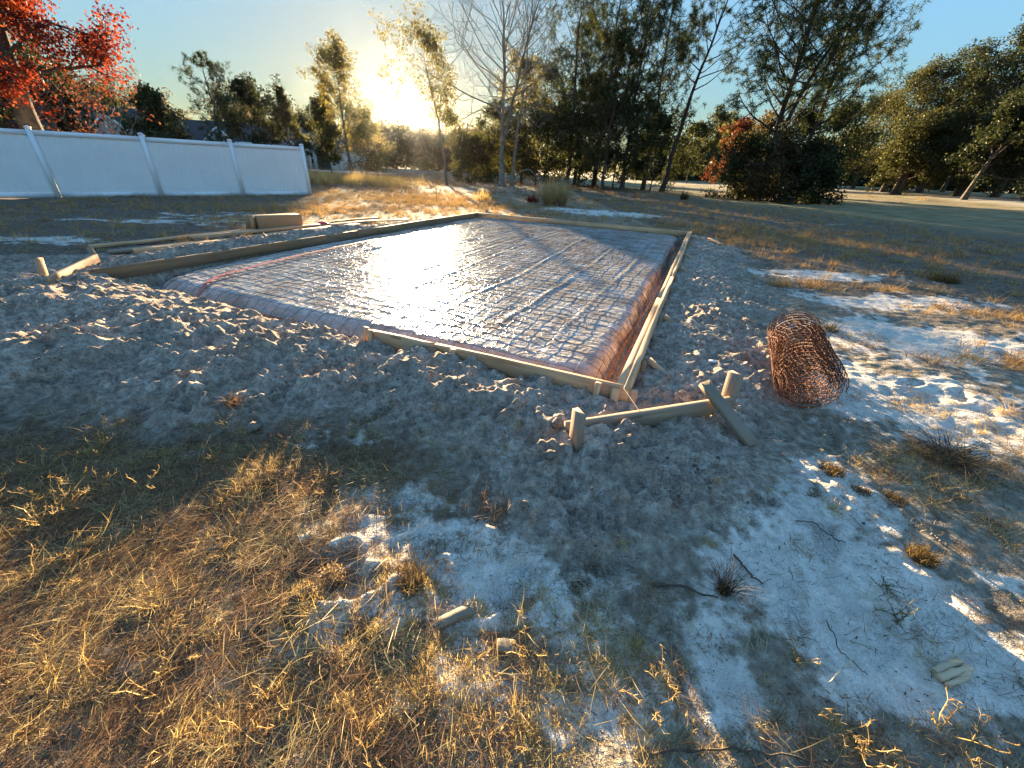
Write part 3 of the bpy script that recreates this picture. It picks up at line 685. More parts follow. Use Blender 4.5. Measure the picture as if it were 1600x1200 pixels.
# ------------------------------------------------------------------ cardboard box
def prism_obj(name, p, L, W, H, rot, mat, parent=None, bev=0.0):
    A = Acc(); A.box((0, 0, H / 2), (L, W, H)); return A.mesh(name)
bp = gnd(437, 359)
bx = empty('cardboard_box', bp, 'long closed brown cardboard carton lying behind the loose planks', 'box')
ang = math.atan2(*(flat(475, 355, 0) - flat(395, 361, 0))[:2][::-1]) if True else 0
Lb = float(np.linalg.norm(flat(473, 356, 0) - flat(405, 361, 0)))
mw = Matrix.Translation(Vector(bp)) @ Matrix.Rotation(ang, 4, 'Z')
A = Acc(); A.box((0, 0, .16), (Lb, .34, .30))
body = link('carton', A.mesh('carton'), MCARD, bx, mw)
bm_ = body.modifiers.new('bev', 'BEVEL'); bm_.width = 0.012; bm_.segments = 2
A = Acc(); c_, s_ = math.cos(0.5), math.sin(0.5)
A.box((-Lb / 2 - .075, -.12, .16), (.16, .012, .29), [[c_, -s_, 0], [s_, c_, 0], [0, 0, 1]]); link('flap', A.mesh('flap'), MCARD, bx, mw)
A = Acc(); c_, s_ = math.cos(-0.35), math.sin(-0.35)
A.box((-Lb / 2 - .075, .12, .16), (.15, .012, .29), [[c_, -s_, 0], [s_, c_, 0], [0, 0, 1]]); link('flap', A.mesh('flap'), MCARD, bx, mw)
A = Acc(); A.box((0, 0, .3115), (Lb * .96, .05, .002)); link('packing_tape', A.mesh('packing_tape'), mat_simple('tan_tape', (.42, .30, .17), .35, .03, 3), bx, mw)

def crumple(name, p, sx, sy, sz_, mat, label, cat, seed=1, n=10, parent=None, group=None, rotz=0.0, flatb=0.6):
    r = np.random.default_rng(seed); u_ = np.linspace(0, 2 * np.pi, n + 1)[:-1]; v_ = np.linspace(0.12, np.pi - 0.12, n // 2 + 1)
    UU, VV = np.meshgrid(u_, v_); d = 1 + r.normal(0, 0.13, UU.shape)
    x = np.cos(UU) * np.sin(VV) * d * sx; y = np.sin(UU) * np.sin(VV) * d * sy; z = np.cos(VV) * d * sz_
    z = np.where(z < 0, z * flatb, z); m_ = len(v_); q = []
    for i in range(m_ - 1):
        for j in range(n): q.append((i * n + j, i * n + (j + 1) % n, (i + 1) * n + (j + 1) % n, (i + 1) * n + j)[::-1])
    me = np_mesh(name, np.stack([x.ravel(), y.ravel(), z.ravel()], -1), [np.array(q), np.array([list(range(n))]), np.array([list(range((m_ - 1) * n, m_ * n))[::-1]])], True)
    o = link(name, me, mat, parent, Matrix.Translation(Vector([float(v) for v in p])) @ Matrix.Rotation(rotz, 4, 'Z')); return tag(o, label, cat, group)
crumple('red_rag', gnd(505, 354) + (0, 0, .05), .16, .08, .06, MRED, 'small crumpled red rag on the planks right of the carton', 'rag', 4, 12)

# ------------------------------------------------------------------ rolled wire mesh
rn = flat(1262, 603, 0.20); rf = flat(1240, 518, 0.20)
rn[2] = float(height(rn[:1], rn[1:2])[0]) + .195; rf[2] = float(height(rf[:1], rf[1:2])[0]) + .195
ROLL_ = empty('mesh_roll', (rn + rf) / 2 - np.array([0, 0, .19]), 'rusty roll of square wire mesh lying on the white sand at the right', 'wire roll')
ax = rf - rn; RL = np.linalg.norm(ax); ax /= RL; e1 = np.cross(ax, (0, 0, 1)); e1 /= np.linalg.norm(e1); e2 = np.cross(e1, ax)
def spir(t, jit=0.0):
    r_ = 0.205 - 0.0135 * t / (2 * math.pi) * 1.25; return r_
TW = 2 * math.pi * 5.6
rr2 = np.random.default_rng(4)
for k in range(17):
    s = RL * k / 16.0; th = np.linspace(0, TW, 170); ph = 0.25 * math.sin(k * .9)
    rad = spir(th) + 0.003 * np.sin(th * 3.1 + k * .3) + 0.004 * np.sin(th * 0.7 + k * .4); off = 0.010 * np.sin(th * 0.5 + .2 * k) + 0.003 * perlin(th * .5, th * 0 + k * 1.3, 80)
    cx_ = rad * np.cos(th + ph) ; cy_ = rad * np.sin(th + ph) * 0.95
    P_ = rn[None] + ax[None] * (s + off)[:, None] + e1[None] * cx_[:, None] + e2[None] * cy_[:, None]
    wire(P_, 0.0028, MRUST3, ROLL_, 'hoop_wire', 3)
for k, th in enumerate(np.arange(0, TW, 0.10 / 0.17)):
    ph = 0.25 * np.sin(np.linspace(0, 11, 12) * .9); ss = np.linspace(-0.035, RL + 0.05, 12)
    rad = spir(th) + 0.003 * np.sin(ss * 9 + k); t_ = th + ph + 0.02 * np.sin(ss * 7 + k)
    P_ = rn[None] + ax[None] * ss[:, None] + e1[None] * (rad * np.cos(t_))[:, None] + e2[None] * (rad * np.sin(t_) * 0.95)[:, None]
    wire(P_, 0.0022, MRUST3, ROLL_, 'straight_wire', 3)

# pale strapping tangled between the form and the roll
def tangle(name, px0, px1, n, r, mat, label, cat, seed, spread=.12, lift=.02):
    rg = np.random.default_rng(seed); A = Acc(); p0, p1 = gnd(*px0), gnd(*px1)
    for k in range(n):
        t = np.linspace(0, 1, 40); w0 = rg.uniform(0, 6, 4)
        q = p0[None] * (1 - t)[:, None] + p1[None] * t[:, None]
        q[:, 0] += spread * (np.sin(t * rg.uniform(3, 9) + w0[0]) + .5 * np.sin(t * rg.uniform(9, 20) + w0[1])) * .6
        q[:, 1] += spread * (np.sin(t * rg.uniform(3, 9) + w0[2]) + .5 * np.sin(t * rg.uniform(9, 20) + w0[3]))
        q[:, 2] = height(q[:, 0], q[:, 1]) + lift * np.abs(np.sin(t * rg.uniform(4, 9) + w0[1])) + .004
        A.tube(q, r, 3)
    o = relink(name, A.mesh(name), mat, (p0 + p1) / 2); return tag(o, label, cat)
tangle('twine_tangle', (1085, 512), (1205, 552), 6, .0022, MTWINE, 'pale loose tangle of twine on the grey sand left of the mesh roll', 'twine', 5)
A = Acc(); th = np.linspace(-0.3, 2.6, 40)
P_ = rn[None] + ax[None] * (RL * .72) + e1[None] * (.213 * np.cos(th))[:, None] + e2[None] * (.207 * np.sin(th))[:, None]
A.tube(P_, .003, 4); gp_ = gnd(1190, 552); tl = np.linspace(0, 1, 12); e_ = P_[-1]
A.tube(np.column_stack([e_[0] + (gp_[0] - e_[0]) * tl, e_[1] + (gp_[1] - e_[1]) * tl, e_[2] + (gp_[2] + .01 - e_[2]) * tl ** .5]), .003, 4)
o = relink('tie_cord', A.mesh('tie_cord'), MTWINE, P_[20]); tag(o, 'pale cord tied once around the rusty mesh roll', 'cord')
# mason's line over the right-hand board to the batter board
A = Acc(); n0 = fw(0.02, LV - 0.1, ZT + .012); n1 = fw(0.035, -0.02, ZT + .008); n2 = (c0 + c1) / 2 + np.array([-.06, 0, .06]); n2 = c0 + (c1 - c0) * .02 + np.array([.30, .06, .0]) * 0 + (c1 - c0) * .0
n2 = flat(885, 636, .15)
sg = [n0]
for t in np.linspace(0.08, 1, 14): sg.append(n0 * (1 - t) + n1 * t + np.array([0, 0, -.004 * math.sin(math.pi * t)]))
cbm = c0 * .62 + c1 * .38; cbm = cbm + np.array([0, 0, .055])
for t in np.linspace(0.1, 1, 8): sg.append(n1 * (1 - t) + cbm * t)
A.tube(np.array(sg), .0016, 3); o = relink('string_line', A.mesh('string_line'), MTWINE, n1); tag(o, 'thin builders string stretched along the right-hand board to the near crossboard', 'string')
crumple('plastic_scrap', gnd(1113, 567) + (0, 0, .012), .04, .022, .014, MWHITEP, 'small white plastic scrap on the grey sand between string and mesh roll', 'scrap', 8, 9)
plank_ = gnd(1120, 380)
o = board('scrap_board', gnd(1108, 374) + (0, 0, .03), gnd(1130, 384) + (0, 0, .02), .09, .02, MPINE); tag(o, 'short pale offcut on the ground outside the far right corner of the form', 'offcut')
for (px, py, l, wd, s, lb) in ((1052, 463, .10, .03, 1, 'small pale wooden wedge beside the middle of the right-hand board'),):
    pass
# clods of damp sand
clods = [((985, 690), .075, .05, 'largest rounded sand clod in front of the near crossboard'), ((870, 662), .06, .045, 'crumbly sand clod against the left stake of the near crossboard'), ((745, 712), .028, .02, 'small round sand clod left of a flat ridge in the grey sand'),
         ((860, 712), .05, .028, 'flat wedge-shaped sand clod below the left stake of the near crossboard'), ((397, 668), .06, .04, 'dark squared sand clod at the top edge of the left grass patch'), ((1195, 598), .05, .04, 'dark clod with pale top left of the mesh roll'),
         ((1083, 498), .03, .018, 'small tan clod just outside the right-hand board'), ((725, 640), .045, .03, 'sand clod below the tall stake of the near board')]
for i, ((px, py), a_, h_, lb) in enumerate(clods):
    crumple('sand_clod', gnd(px, py) + (0, 0, h_ * .05), a_ * .75, a_ * .6, h_ * .75, MCLOD, lb, 'clod', 30 + i, 14, None, 'clods of sand around the form', i * 1.1)

# sticks, wood scraps and leaves in the foreground
def stick(pts, r0, r1, label, mat=MSTICK, name='stick', cat='stick', lift=0.008, seed=1):
    P_ = np.array([gnd(*p) for p in pts]); t = np.linspace(0, len(P_) - 1, 18); q = np.stack([np.interp(t, range(len(P_)), P_[:, k]) for k in range(3)], -1)
    rg = np.random.default_rng(seed); q[:, :2] += rg.normal(0, .0025, (18, 2)); q[:, 2] = height(q[:, 0], q[:, 1]) + lift + rg.uniform(0, .006, 18)
    A = Acc(); A.tube(q, np.linspace(r0, r1, 18), 5, True); o = relink(name, A.mesh(name), mat, q[9]); return tag(o, label, cat)
stick([(1145, 870), (1190, 916)], .005, .003, 'short straight dark stick lying on the white sand')
stick([(1020, 915), (1065, 918), (1120, 938)], .007, .003, 'bent dark root ending under the wiry grass tuft', seed=2)
stick([(1240, 815), (1275, 822), (1320, 852)], .003, .002, 'thin curved twig on the upper white sand', seed=3)
stick([(1283, 1083), (1328, 1033)], .003, .0025, 'pale straight straw lying on the white sand at lower right', MTWINE, 'straw_stalk', 'straw', .02)
stick([(1455, 838), (1478, 856)], .006, .005, 'short grey stick beside the round bush at right', MDRIFT, seed=6)
stick([(1290, 970), (1310, 1020), (1355, 1060)], .002, .0015, 'very thin dark twig lying across the white sand', seed=8)
stick([(1010, 660), (1030, 672), (1060, 668)], .003, .002, 'thin pale twig at the foot of the near crossboard', MTWINE, seed=9)
stick([(1020, 1180), (1130, 1170), (1300, 1195)], .004, .002, 'long thin dead runner along the lower edge', MSTICK, seed=10)
p0, p1 = gnd(688, 978), gnd(742, 952); o = board('driftwood_piece', p0 + (0, 0, .012), p1 + (0, 0, .014), .036, .022, MDRIFT, warp=.006); tag(o, 'long weathered wood scrap half buried in lit moss below centre', 'wood scrap')
p0, p1 = gnd(776, 1012), gnd(804, 1014); o = board('wood_block', p0 + (0, 0, .008), p1 + (0, 0, .01), .04, .02, MDRIFT, warp=.003); tag(o, 'small ridged square wood chip among the lit grass at bottom centre', 'wood chip')
MSPLIT = mat_wood('split_log_wood', (.66, .50, .32), (.30, .20, .12))
LG = empty('broken_log', gnd(1487, 1056), 'short split pale log piece on the lower right white sand', 'log')
for k, (dx, dy, r_) in enumerate(((0, 0, .012), (.004, .022, .011), (.01, -.02, .009))):
    a_, b_ = gnd(1463 + k * 3, 1062) + (dx * .2, dy, .008), gnd(1512 - k * 6, 1046) + (dx * .2, dy, .012)
    A = Acc(); tq = np.linspace(0, 1, 7)[:, None]; A.tube(a_ * (1 - tq) + b_ * tq + rr2.normal(0, .001, (7, 3)), r_ * (1 + rr2.normal(0, .1, 7)), 7, True); link('splinter', A.mesh('splinter'), MSPLIT, LG)
def leaf(px, py, s, mat, label, seed, up=0.6):
    rg = np.random.default_rng(seed); p = gnd(px, py); n = 9; t = np.linspace(0, 1, n); wv = s * .38 * np.sin(np.pi * t ** .8) * (1 + .35 * np.cos(t * 17))
    c = np.stack([t * s * .4, t * 0, t * s * up + .004], -1); v = np.vstack([c + np.stack([0 * t, wv, .1 * wv], -1), c, c + np.stack([0 * t, -wv, .15 * wv], -1)])
    i = np.arange(n - 1); q = np.vstack([np.stack([i, i + 1, i + n + 1, i + n], -1), np.stack([i + n, i + n + 1, i + 2 * n + 1, i + 2 * n], -1)])
    me = np_mesh('dead_leaf', v, [q]); o = link('dead_leaf', me, mat, None, Matrix.Translation(Vector(p)) @ Matrix.Rotation(rg.uniform(0, 6), 4, 'Z')); return tag(o, label, 'leaf')
ML1 = mat_simple('orange_leaf', (.42, .16, .05), .7, .2, 30); ML2 = mat_simple('grey_brown_leaf', (.24, .17, .12), .8, .2, 30)
leaf(1062, 798, .075, ML1, 'curled orange oak leaf standing on the dark sand', 1, .8)
leaf(275, 945, .03, ML2, 'small grey-brown dead leaf in the left litter', 2, .3)
leaf(560, 700, .03, ML2, 'small dead leaf on the grey sand above the centre', 3, .3)

# ------------------------------------------------------------------ white vinyl fence
def fence(P, label, hgt=1.83, pw=.127, group=None, grow_=1):
    root = empty('vinyl_fence', P[0], label, 'fence', group)
    for i, p in enumerate(P):
        nrm = P[min(i + 1, len(P) - 1)] - P[max(i - 1, 0)]; an_ = math.atan2(nrm[1], nrm[0])
        A = Acc(); A.box((0, 0, (hgt + .05) / 2 - .1), (pw, pw, hgt + .25)); mw = Matrix.Translation(Vector(p)) @ Matrix.Rotation(an_, 4, 'Z')
        po = link('post', A.mesh('post'), MVINYL, root, mw)
        A = Acc(); h0 = hgt + .076; q = pw / 2 + .012
        A.box((0, 0, h0), (2 * q, 2 * q, .03)); A.add([(-q + .006, -q + .006, h0 + .016), (q - .006, -q + .006, h0 + .016), (q - .006, q - .006, h0 + .016), (-q + .006, q - .006, h0 + .016), (0, 0, h0 + .05)], [(0, 1, 4), (1, 2, 4), (2, 3, 4), (3, 0, 4)])
        cm = A.mesh('post_cap'); co_ = bpy.data.objects.new('post_cap', cm); cm.materials.append(MVINYL); COL.objects.link(co_); co_.parent = po
    for i in range(len(P) - 1):
        a_, b_ = P[i], P[i + 1]; d = b_ - a_; L = float(np.linalg.norm(d[:2])); an_ = math.atan2(d[1], d[0]); gap = pw / 2 + .002
        sl_ = (b_[2] - a_[2]) / L
        sh_ = Matrix.Identity(4); sh_[2][0] = sl_
        mw = Matrix.Translation(Vector(a_)) @ Matrix.Rotation(an_, 4, 'Z') @ sh_
        for (z_, hh_, nm) in ((hgt - .07, .15, 'top_rail'), (.075, .16, 'bottom_rail')):
            A = Acc(); A.box(((L) / 2, 0, z_), (L - 2 * gap, .045, hh_)); link(nm, A.mesh(nm), MVINYL, root, mw)
        # tongue-and-groove boards pressed in one sheet
        nb = int(L / .152); xs_ = []; yy = []
        for k in range(nb):
            x0 = gap + (L - 2 * gap) * k / nb; x1 = gap + (L - 2 * gap) * (k + 1) / nb; g = .006
            xs_ += [x0, x0 + g, x1 - g, x1]; yy += [.004, .0, .0, .004]
        xs_ = np.array(xs_); yy = np.array(yy); z0, z1 = .156, hgt - .146; n = len(xs_)
        v = np.vstack([np.stack([xs_, yy - .011, np.full(n, z0)], -1), np.stack([xs_, yy - .011, np.full(n, z1)], -1), np.stack([xs_, .011 - yy, np.full(n, z0)], -1), np.stack([xs_, .011 - yy, np.full(n, z1)], -1)])
        ii_ = np.arange(n - 1); q = np.vstack([np.stack([ii_, ii_ + 1, ii_ + n + 1, ii_ + n], -1), np.stack([ii_ + 2 * n, ii_ + 3 * n, ii_ + 3 * n + 1, ii_ + 2 * n + 1], -1)])
        link('panel', np_mesh('panel', v, [q]), MVINYL, root, mw)
    return root
def gz(p): p = np.array([p[0], p[1], 0.0]); p[2] = float(height(p[:1], p[1:2])[0]); return p
Fe = gnd(485, 305); F1 = gnd(93, 309); fd = (F1 - Fe); fd[2] = 0; fL = np.linalg.norm(fd); fd /= fL
sp = fL / 3.0
fence([gz(Fe + fd * sp * k) for k in range(0, 7)], 'long white vinyl privacy fence standing across the left side', 1.86)
pf = np.array([fd[1], -fd[0], 0]); pf = pf if pf[1] > 0 else -pf
# parallel fence behind it, only its cap line shows
G0 = gz(Fe + pf * 9.0 + fd * 4.3)
fence([gz(G0 + fd * 2.44 * k) for k in range(0, 8)], 'second white vinyl fence behind the first, only its caps showing', 2.05)

# ------------------------------------------------------------------ trees
UPV = np.array([0, 0, 1.0])
def _n(v): return v / (np.linalg.norm(v) + 1e-9)
def path_from(p, d, L, n, r, wob, lift):
    pts = [p]; d = _n(d)
    for i in range(n):
        d = _n(d + r.normal(0, wob, 3) + UPV * lift / n); p = p + d * L / n; pts.append(p)
    return np.array(pts)
def at(path, t):
    k = t * (len(path) - 1); i = min(int(k), len(path) - 2); f = k - i
    return path[i] * (1 - f) + path[i + 1] * f, _n(path[i + 1] - path[i])
def leaf_mesh(name, C, k, cr, size, r, needle=False, asp=.45, upb=0.0):
    """k small leaf faces round every centre"""
    C = np.asarray(C); n = len(C) * k; c = np.repeat(C, k, 0)
    d = r.normal(0, 1, (n, 3)); d[:, 2] += upb; d /= np.linalg.norm(d, axis=1, keepdims=True)
    if needle:
        s = size * r.uniform(.6, 1.2, (n, 1)); a = d; o = r.normal(0, 1, (n, 3)); b = np.cross(a, o); b /= np.linalg.norm(b, axis=1, keepdims=True)
        p = c + d * cr * r.uniform(0, .4, (n, 1))
        v = np.stack([p - b * s * asp * .5, p + b * s * asp * .5, p + a * s], 1)
        return np_mesh(name, v.reshape(-1, 3), [np.arange(n * 3).reshape(n, 3)])
    p = c + d * cr * np.cbrt(r.uniform(0, 1, (n, 1))) * np.array([1, 1, .75])
    a = r.normal(0, 1, (n, 3)); a /= np.linalg.norm(a, axis=1, keepdims=True); o = r.normal(0, 1, (n, 3)); b = np.cross(a, o); b /= np.linalg.norm(b, axis=1, keepdims=True)
    s = size * r.uniform(.55, 1.3, (n, 1))
    v = np.stack([p - a * s * .5, p + b * s * asp * .6, p + a * s * .5, p - b * s * asp * .6], 1)
    return np_mesh(name, v.reshape(-1, 3), [np.arange(n * 4).reshape(n, 4)])
def build_tree(H, wd, r0, seed, cb=.3, nprim=16, nsec=5, prof='round', lean=(0, 0), el=(0.2, 1.1), lift=.5, kind='leaf', k=26, cr=.35, size=.16, ter=0, fork=0, wob=.12, dens=1.0, asp=.5, sides=6, upb=0., asym=None, needle_asp=.13, dead=0):
    r = np.random.default_rng(seed); A = Acc(); C = []
    leanv = np.array([lean[0], lean[1], 0.0])
    t = np.linspace(0, 1, 11); tr = np.stack([leanv[0] * H * t ** 1.2, leanv[1] * H * t ** 1.2, H * t], -1)
    tr[1:-1, :2] += np.cumsum(r.normal(0, .012 * H, (9, 2)), 0) * .5
    stems = [(tr, r0, 1.0)]
    for f in range(fork):
        p, d = at(tr, cb * r.uniform(.5, .9)); az = r.uniform(0, 6.28); L = H - p[2]
        st = path_from(p, d + .35 * np.array([math.cos(az), math.sin(az), 0]), L * r.uniform(.85, 1.0), 9, r, .06, .25); stems.append((st, r0 * .65, .8))
    for (st, sr, sc) in stems:
        A.tube(st, np.linspace(sr, sr * .12, len(st)) * np.where(np.arange(len(st)) == 0, 1.35, 1) if st is tr else np.linspace(sr, sr * .15, len(st)), sides + 1)
        cb_ = cb if st is tr else .25
        for i in range(int(nprim * sc)):
            tt_ = cb_ + (1 - cb_) * ((i + r.uniform(0, .8)) / (nprim * sc)); tt_ = min(tt_, .98)
            p, d = at(st, tt_); q = (tt_ - cb_) / (1 - cb_)
            if prof == 'round': w_ = math.sqrt(max(0, 1 - (2 * q - .8) ** 2 / 1.5))
            elif prof == 'cone': w_ = 1.05 - q * .92
            elif prof == 'pine': w_ = .55 + .5 * math.sin(math.pi * min(1, q * 1.05)) - .3 * max(0, q - .75) / .25
            elif prof == 'fan': w_ = .9
            elif prof == 'column': w_ = .8 * (1 - .5 * q)
            else: w_ = 1
            az = i * 2.4 + r.uniform(-.6, .6); L = wd / 2 * w_ * r.uniform(.65, 1.15) * (1.0 if st is tr else .8)
            if asym is not None: L *= 1 + asym[2] * (math.cos(az) * asym[0] + math.sin(az) * asym[1])
            e_ = el[0] + (el[1] - el[0]) * q + r.normal(0, .12)
            pr = path_from(p, np.array([math.cos(az) * math.cos(e_), math.sin(az) * math.cos(e_), math.sin(e_)]), L, 6, r, wob, lift)
            rb = max(.012, sr * (1 - tt_ * .85) * .42); A.tube(pr, np.linspace(rb, rb * .25, 7), max(3, sides - 2))
            if kind != 'bare' : C.append(pr[-1])
            for j in range(nsec):
                ts = r.uniform(.3, 1.0); p2, d2 = at(pr, ts); a2 = r.uniform(0, 6.28); sd_ = _n(np.cross(d2, UPV) * math.cos(a2) + UPV * math.sin(a2) * .8)
                se = path_from(p2, d2 * .7 + sd_, L * r.uniform(.25, .5), 4, r, wob * 1.3, lift * .6); rs_ = rb * .4; A.tube(se, np.linspace(rs_, rs_ * .3, 5), 3)
                if kind != 'bare':
                    for q2 in (.5, .8, 1.0):
                        if r.uniform() < dens: C.append(at(se, min(q2, .999))[0])
                for m in range(ter):
                    p3, d3 = at(se, r.uniform(.2, .99)); a3 = r.uniform(0, 6.28); s3 = _n(np.cross(d3, UPV + .01) * math.cos(a3) + UPV * math.sin(a3))
                    te = path_from(p3, d3 * .8 + s3, L * r.uniform(.12, .26), 3, r, .2, .2); A.tube(te, np.linspace(rs_ * .4, rs_ * .15, 4), 3)
                    if kind != 'bare' and r.uniform() < dens: C.append(te[-1])
    trunk = A.mesh('trunk', True)
    if kind == 'bare': return trunk, None, 0
    C = np.array(C)
    crown = leaf_mesh('crown', C, k, cr, size, r, kind == 'needle', needle_asp if kind == 'needle' else asp, upb)
    return trunk, crown, len(C) * k
NT_LEAF = [0]
def spot(px, dist, z=None):
    """a place at that many metres in the direction of a photo column on the horizon"""
    c0 = (px - 800); y = 263 + (px - 800) * math.tan(R(ROLL)) * 1.0
    d = pray(px, y); d = d[:2] / np.linalg.norm(d[:2]); p = np.array([d[0] * dist, d[1] * dist, 0.0]); p[2] = float(height(p[:1], p[1:2])[0]); return p
def hgt(p, ytop):
    lo, hi = 0.2, 60
    for _ in range(40):
        m = (lo + hi) / 2
        if proj(p + np.array([0, 0, m]))[1] > ytop: lo = m
        else: hi = m
    return lo
def mpp(p): return ((p + np.array([0, 0, 3]) - np.array([0, 0, CAM_H])) @ FW) / FPX
LEAFM = {
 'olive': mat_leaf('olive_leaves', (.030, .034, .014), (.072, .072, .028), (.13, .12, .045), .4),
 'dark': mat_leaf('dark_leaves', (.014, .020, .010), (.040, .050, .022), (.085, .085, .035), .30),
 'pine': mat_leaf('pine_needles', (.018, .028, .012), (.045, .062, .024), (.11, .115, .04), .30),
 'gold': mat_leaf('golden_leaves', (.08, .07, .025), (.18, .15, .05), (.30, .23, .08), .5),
 'brown': mat_leaf('brown_leaves', (.045, .032, .020), (.10, .07, .038), (.17, .12, .06), .4),
 'red': MREDL, 'rust': mat_leaf('rusty_maple_leaves', (.07, .02, .015), (.15, .042, .028), (.21, .09, .045), .4)}
def tree(name, px, dist, ytop, wpx, label, leaf='olive', cat='tree', trunk_r=None, bark=None, group=None, fill=1.0, hmul=1.0, off=(0, 0), **kw):
    p = spot(px, dist); H = hgt(p, ytop) * hmul; m = mpp(p); wd = wpx * m * 1.25
    r0 = trunk_r or H * .014
    tk, cr_, n = build_tree(H, wd, r0, NT_LEAF[0] * 17 + 5, **kw); NT_LEAF[0] += 1
    T = empty(name, p, label, cat, group); mw = Matrix.Translation(Vector(p) - Vector((0, 0, .15)))
    link('trunk', tk, bark or MBARK, T, mw)
    if cr_: link('crown', cr_, LEAFM[leaf] if isinstance(leaf, str) else leaf, T, mw)
    TRI[0] += n * (1 if kw.get('kind') == 'needle' else 2); return T
TRI = [0]
# sizes in metres below follow the distance of each tree
# --- left
tree('red_oak', 54, 24, -120, 215, 'big oak with bright red-orange leaves behind the fence at far left', 'red', trunk_r=.42, bark=MBARKD, cb=.46, lean=(.14, 0), asym=(-1, 0, .25), nprim=22, nsec=7, ter=2, k=34, cr=.5, size=.105, el=(.05, 1.0), lift=.15, wob=.16, asp=.6, dens=.9)
tree('dark_oak', 118, 27, 40, 190, 'leaning dark-stemmed tree with thin purple-red leaves right of the big red oak', 'rust', trunk_r=.16, cb=.2, nprim=20, nsec=6, ter=3, k=6, cr=.4, size=.13, lean=(-.25, .05), el=(-.1, .8), lift=-.1, wob=.2, dens=.7)
tree('bare_sapling', 185, 34, 118, 90, 'leafless grey sapling right of the red trees', kind='bare', trunk_r=.10, cb=.15, nprim=16, nsec=6, ter=3, el=(.5, 1.1), wob=.15, bark=MBARKL)
tree('broadleaf_tree', 258, 48, 168, 70, 'rounded yellow-green tree in front of the dark house roof', 'olive', cb=.12, nprim=16, nsec=6, k=26, cr=.6, size=.24)
tree('evergreen_tree', 60, 60, 128, 220, 'dark tree mass behind the trunk of the red oak', 'dark', cb=.08, nprim=22, nsec=8, k=26, cr=.9, size=.34)
tree('evergreen_tree', 150, 100, 175, 130, 'dark brown-green tree behind the thin purple-red tree', 'brown', cb=.08, nprim=20, nsec=7, k=26, cr=.8, size=.32)
tree('pine_tree', 352, 62, 88, 62, 'open young pine standing tallest between fence and sunlit trees', 'pine', kind='needle', trunk_r=.2, cb=.2, nprim=24, nsec=5, prof='pine', k=16, cr=.3, size=.36, lean=(.02, 0), el=(.1, .9), needle_asp=.16, dens=.8, ter=1)
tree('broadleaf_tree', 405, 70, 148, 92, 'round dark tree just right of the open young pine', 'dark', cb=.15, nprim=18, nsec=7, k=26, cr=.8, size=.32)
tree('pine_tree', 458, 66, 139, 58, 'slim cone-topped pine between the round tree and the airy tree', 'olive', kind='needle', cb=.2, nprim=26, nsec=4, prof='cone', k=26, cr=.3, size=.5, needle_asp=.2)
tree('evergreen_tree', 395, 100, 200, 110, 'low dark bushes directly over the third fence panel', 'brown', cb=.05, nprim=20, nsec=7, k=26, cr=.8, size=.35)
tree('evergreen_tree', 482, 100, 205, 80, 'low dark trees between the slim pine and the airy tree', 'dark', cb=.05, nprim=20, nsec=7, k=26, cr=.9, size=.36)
tree('evergreen_tree', 225, 100, 196, 130, 'brown-green tree between the bare sapling and the rounded tree', 'brown', cb=.05, nprim=18, nsec=6, k=24, cr=.8, size=.34)
# --- by the sun
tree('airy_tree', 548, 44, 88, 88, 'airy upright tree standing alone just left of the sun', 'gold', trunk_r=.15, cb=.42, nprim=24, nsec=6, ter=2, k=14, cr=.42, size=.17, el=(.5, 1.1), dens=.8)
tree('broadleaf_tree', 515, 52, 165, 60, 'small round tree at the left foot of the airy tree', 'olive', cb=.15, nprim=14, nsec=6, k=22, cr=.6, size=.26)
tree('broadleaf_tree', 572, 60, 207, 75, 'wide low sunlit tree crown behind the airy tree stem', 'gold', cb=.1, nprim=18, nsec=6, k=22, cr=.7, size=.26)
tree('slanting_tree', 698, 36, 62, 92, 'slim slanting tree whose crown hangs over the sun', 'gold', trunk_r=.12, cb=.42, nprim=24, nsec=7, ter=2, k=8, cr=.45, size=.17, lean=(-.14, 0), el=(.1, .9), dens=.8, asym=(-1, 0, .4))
tree('young_tree', 722, 40, 225, 34, 'low leafy young tree at the foot of the slanting tree', 'olive', cb=.1, nprim=14, nsec=5, k=18, cr=.4, size=.18)
# --- sycamore
tree('bare_sycamore', 784, 38, -25, 260, 'tall leafless pale tree with wide fine branches right of the sun', kind='bare', trunk_r=.24, cb=.36, nprim=30, nsec=9, ter=5, el=(.15, 1.1), lift=.35, wob=.13, bark=MBARKL, fork=1, prof='fan', lean=(-.03, 0), asym=(-1, 0, .35))
tree('bare_sycamore', 800, 39, -40, 120, 'second pale leafless stem leaning right beside the wide one', kind='bare', trunk_r=.15, cb=.5, nprim=12, nsec=6, ter=4, el=(.5, 1.2), lift=.45, wob=.13, bark=MBARKL, lean=(.09, 0), prof='fan')
# --- olive understory between sycamore and pines
for (px, d, yt, wp, lf, lb) in ((742, 46, 236, 70, 'olive', 'low olive tree below the left branches of the bare tree'), (778, 50, 170, 60, 'olive', 'olive tree right behind the pale trunks'), (815, 46, 105, 85, 'gold', 'yellow-green tree just right of the pale trunks'),
                            (850, 50, 120, 90, 'olive', 'dense olive tree in front of the left edge of the pines'), (838, 42, 200, 110, 'olive', 'bushy low tree behind the fallen curved branch'), (905, 48, 150, 120, 'pine', 'broad dark tree at the foot of the tallest pines'),
                            (880, 44, 210, 110, 'dark', 'dark undergrowth tree behind the tan shrub'), (960, 44, 190, 130, 'dark', 'dark undergrowth tree under the middle pines'), (1020, 46, 205, 110, 'dark', 'dark undergrowth tree at the foot of the leaning pine')):
    tree('understory_tree', px, d, yt, wp, lb, lf, cb=.06, nprim=20, nsec=7, k=22, cr=.55, size=.21, el=(.2, 1.0))
